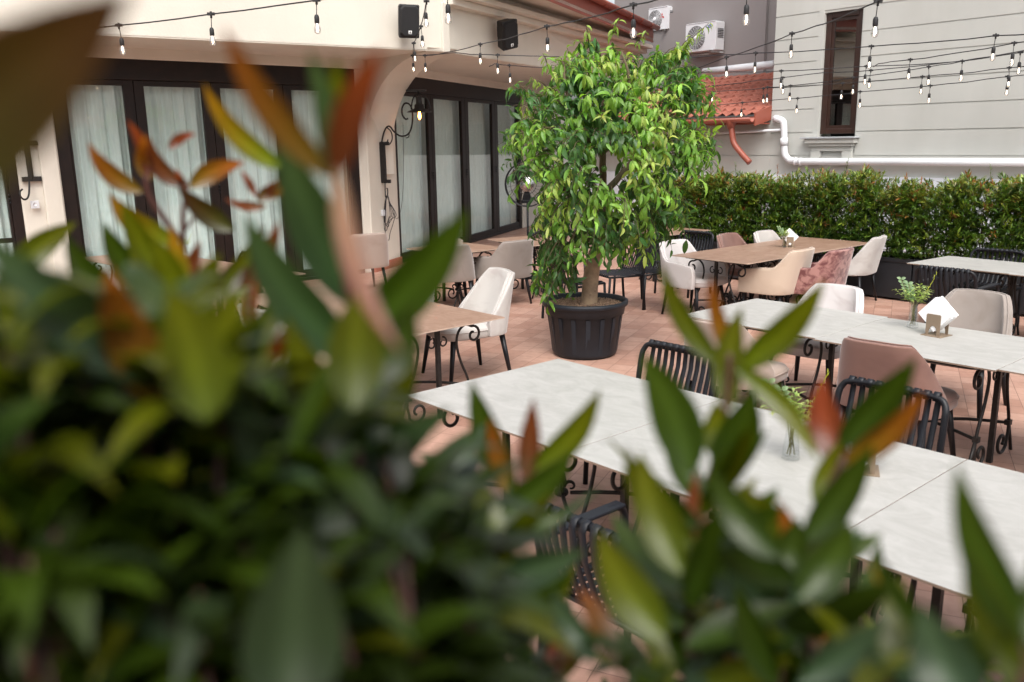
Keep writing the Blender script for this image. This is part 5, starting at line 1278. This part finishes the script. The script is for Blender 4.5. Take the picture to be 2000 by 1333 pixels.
heroshoot([(1800, 1330), (1820, 1500)], .5, 8, 6, 180, 11, 'GGS'); heroshoot([(470, 860), (480, 1400)], .55, 2, 14, 190, 12, 'GGKL'); heroshoot([(1460, 1150), (1450, 1450)], .7, 6, 8, 170, 14, 'GKG'); heroshoot([(1660, 1230), (1650, 1500)], .6, 7, 6, 170, 15, 'GKG')
# fill: leafy shoots below the hero leaves
YT = [(-100, 600), (0, 610), (150, 680), (300, 640), (450, 720), (560, 790), (660, 800), (760, 880), (880, 960), (960, 1060), (1060, 1250), (1200, 1290), (1290, 1150), (1400, 1090), (1560, 1180), (1640, 1260), (1780, 1330), (1900, 1290), (2100, 1210)]
def ytop(x):
    for (a, b), (c, d) in zip(YT, YT[1:]):
        if a <= x <= c: return b+(d-b)*(x-a)/(c-a)
    return 1300
rr = random.Random(77)
def fillshoot(x, y, d, col=None):
    top = at(x, y, d); n = rr.randint(9, 13); i_ = which(x); lean = V((rr.uniform(-.2, .2), rr.uniform(-.2, .2), 1)).normalized()
    LEN = .40; g_ = fgs[i_]; g_.tube([top, top-lean*LEN*.5, top-lean*LEN, V((top.x*1.02, max(.45, top.y), .55))], [.0012, .0022, .003, .006], 6)
    a0 = rr.uniform(0, 6)
    for j in range(n):
        t_ = j/(n-1); p = top-lean*(LEN*t_**1.2)
        for s in (0, PI):
            a = a0+j*PI/2+s+rr.uniform(-.3, .3); el = .9-.75*t_+rr.uniform(-.2, .2)
            dl = V((math.cos(a)*math.cos(el), math.sin(a)*math.cos(el), math.sin(el)))
            L = rr.uniform(.065, .09)*(.65+.35*min(1, t_*4)); r_ = rr.random()
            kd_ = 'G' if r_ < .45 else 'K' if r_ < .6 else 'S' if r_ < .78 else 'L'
            if x < 900 and y > 860: kd_ = 'G' if r_ < .45 else 'K' if r_ < .78 else 'T' if r_ < .93 else 'L'  # low left leaves get darker colours in place of hedge shade
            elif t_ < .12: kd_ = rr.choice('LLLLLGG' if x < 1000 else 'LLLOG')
            cb, ct = CG[kd_]; k_ = rr.uniform(.75, 1.2)
            q_ = p+dl*.006
            if (q_-CAM).length < .27: continue
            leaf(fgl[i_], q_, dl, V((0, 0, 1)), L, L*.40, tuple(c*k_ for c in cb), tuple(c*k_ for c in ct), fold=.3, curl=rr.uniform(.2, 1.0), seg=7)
for i in range(230):
    x = rr.uniform(-120, 2120) if i % 3 else rr.uniform(-120, 900); d = rr.uniform(.5, 1.1) if x > 950 else rr.choice((rr.uniform(.40, .6), rr.uniform(.42, .75), rr.uniform(.6, 1.1))); y0 = ytop(x)
    y = y0+rr.uniform(0, 1)**1.5*330+(20 if d < .6 else 0)
    if x > 1000 and rr.random() < (.6 if x < 1300 or 1640 < x < 1900 else .3): continue
    fillshoot(x, y, d)
for i in range(26): fillshoot(rr.uniform(0, 900), rr.uniform(1000, 1500), rr.uniform(.38, .5))
fgroots = []
for i, (x0_, x1_, lab) in enumerate(SH):
    xm = max(-60, min(2060, (x0_+x1_)/2)); b = at(xm, 1100, .8); r_ = thing('near_hedge_shrub', lab, 'shrub', (b.x, b.y, .5), 0, nearg)
    for nm_, mb_, mt_ in (('foliage', fgl[i], M['leaf_fg']), ('stem', fgs[i], M['stemred'])):
        mb_.v = [(a-b.x, c-b.y, e-.5) for a, c, e in mb_.v]; mb_.build(nm_, mt_, r_, recalc=False)
t = thing('planter', 'black planter box under the near hedge in front of the viewer', 'planter', (0, .72, 0), 0, 'black planter boxes under the hedge')
g = MB(); g.box(-1.4, 1.4, -.28, -.26, .03, .55); g.box(-1.4, 1.4, .26, .28, .03, .55); g.box(-1.4, -1.38, -.26, .26, .03, .55); g.box(1.38, 1.4, -.26, .26, .03, .55); g.box(-1.38, 1.38, -.26, .26, .03, .06); g.build('box', M['planter'], t)
g = MB(); g.box(-1.38, 1.38, -.26, .26, .06, .5); g.build('soil', M['soil'], t)
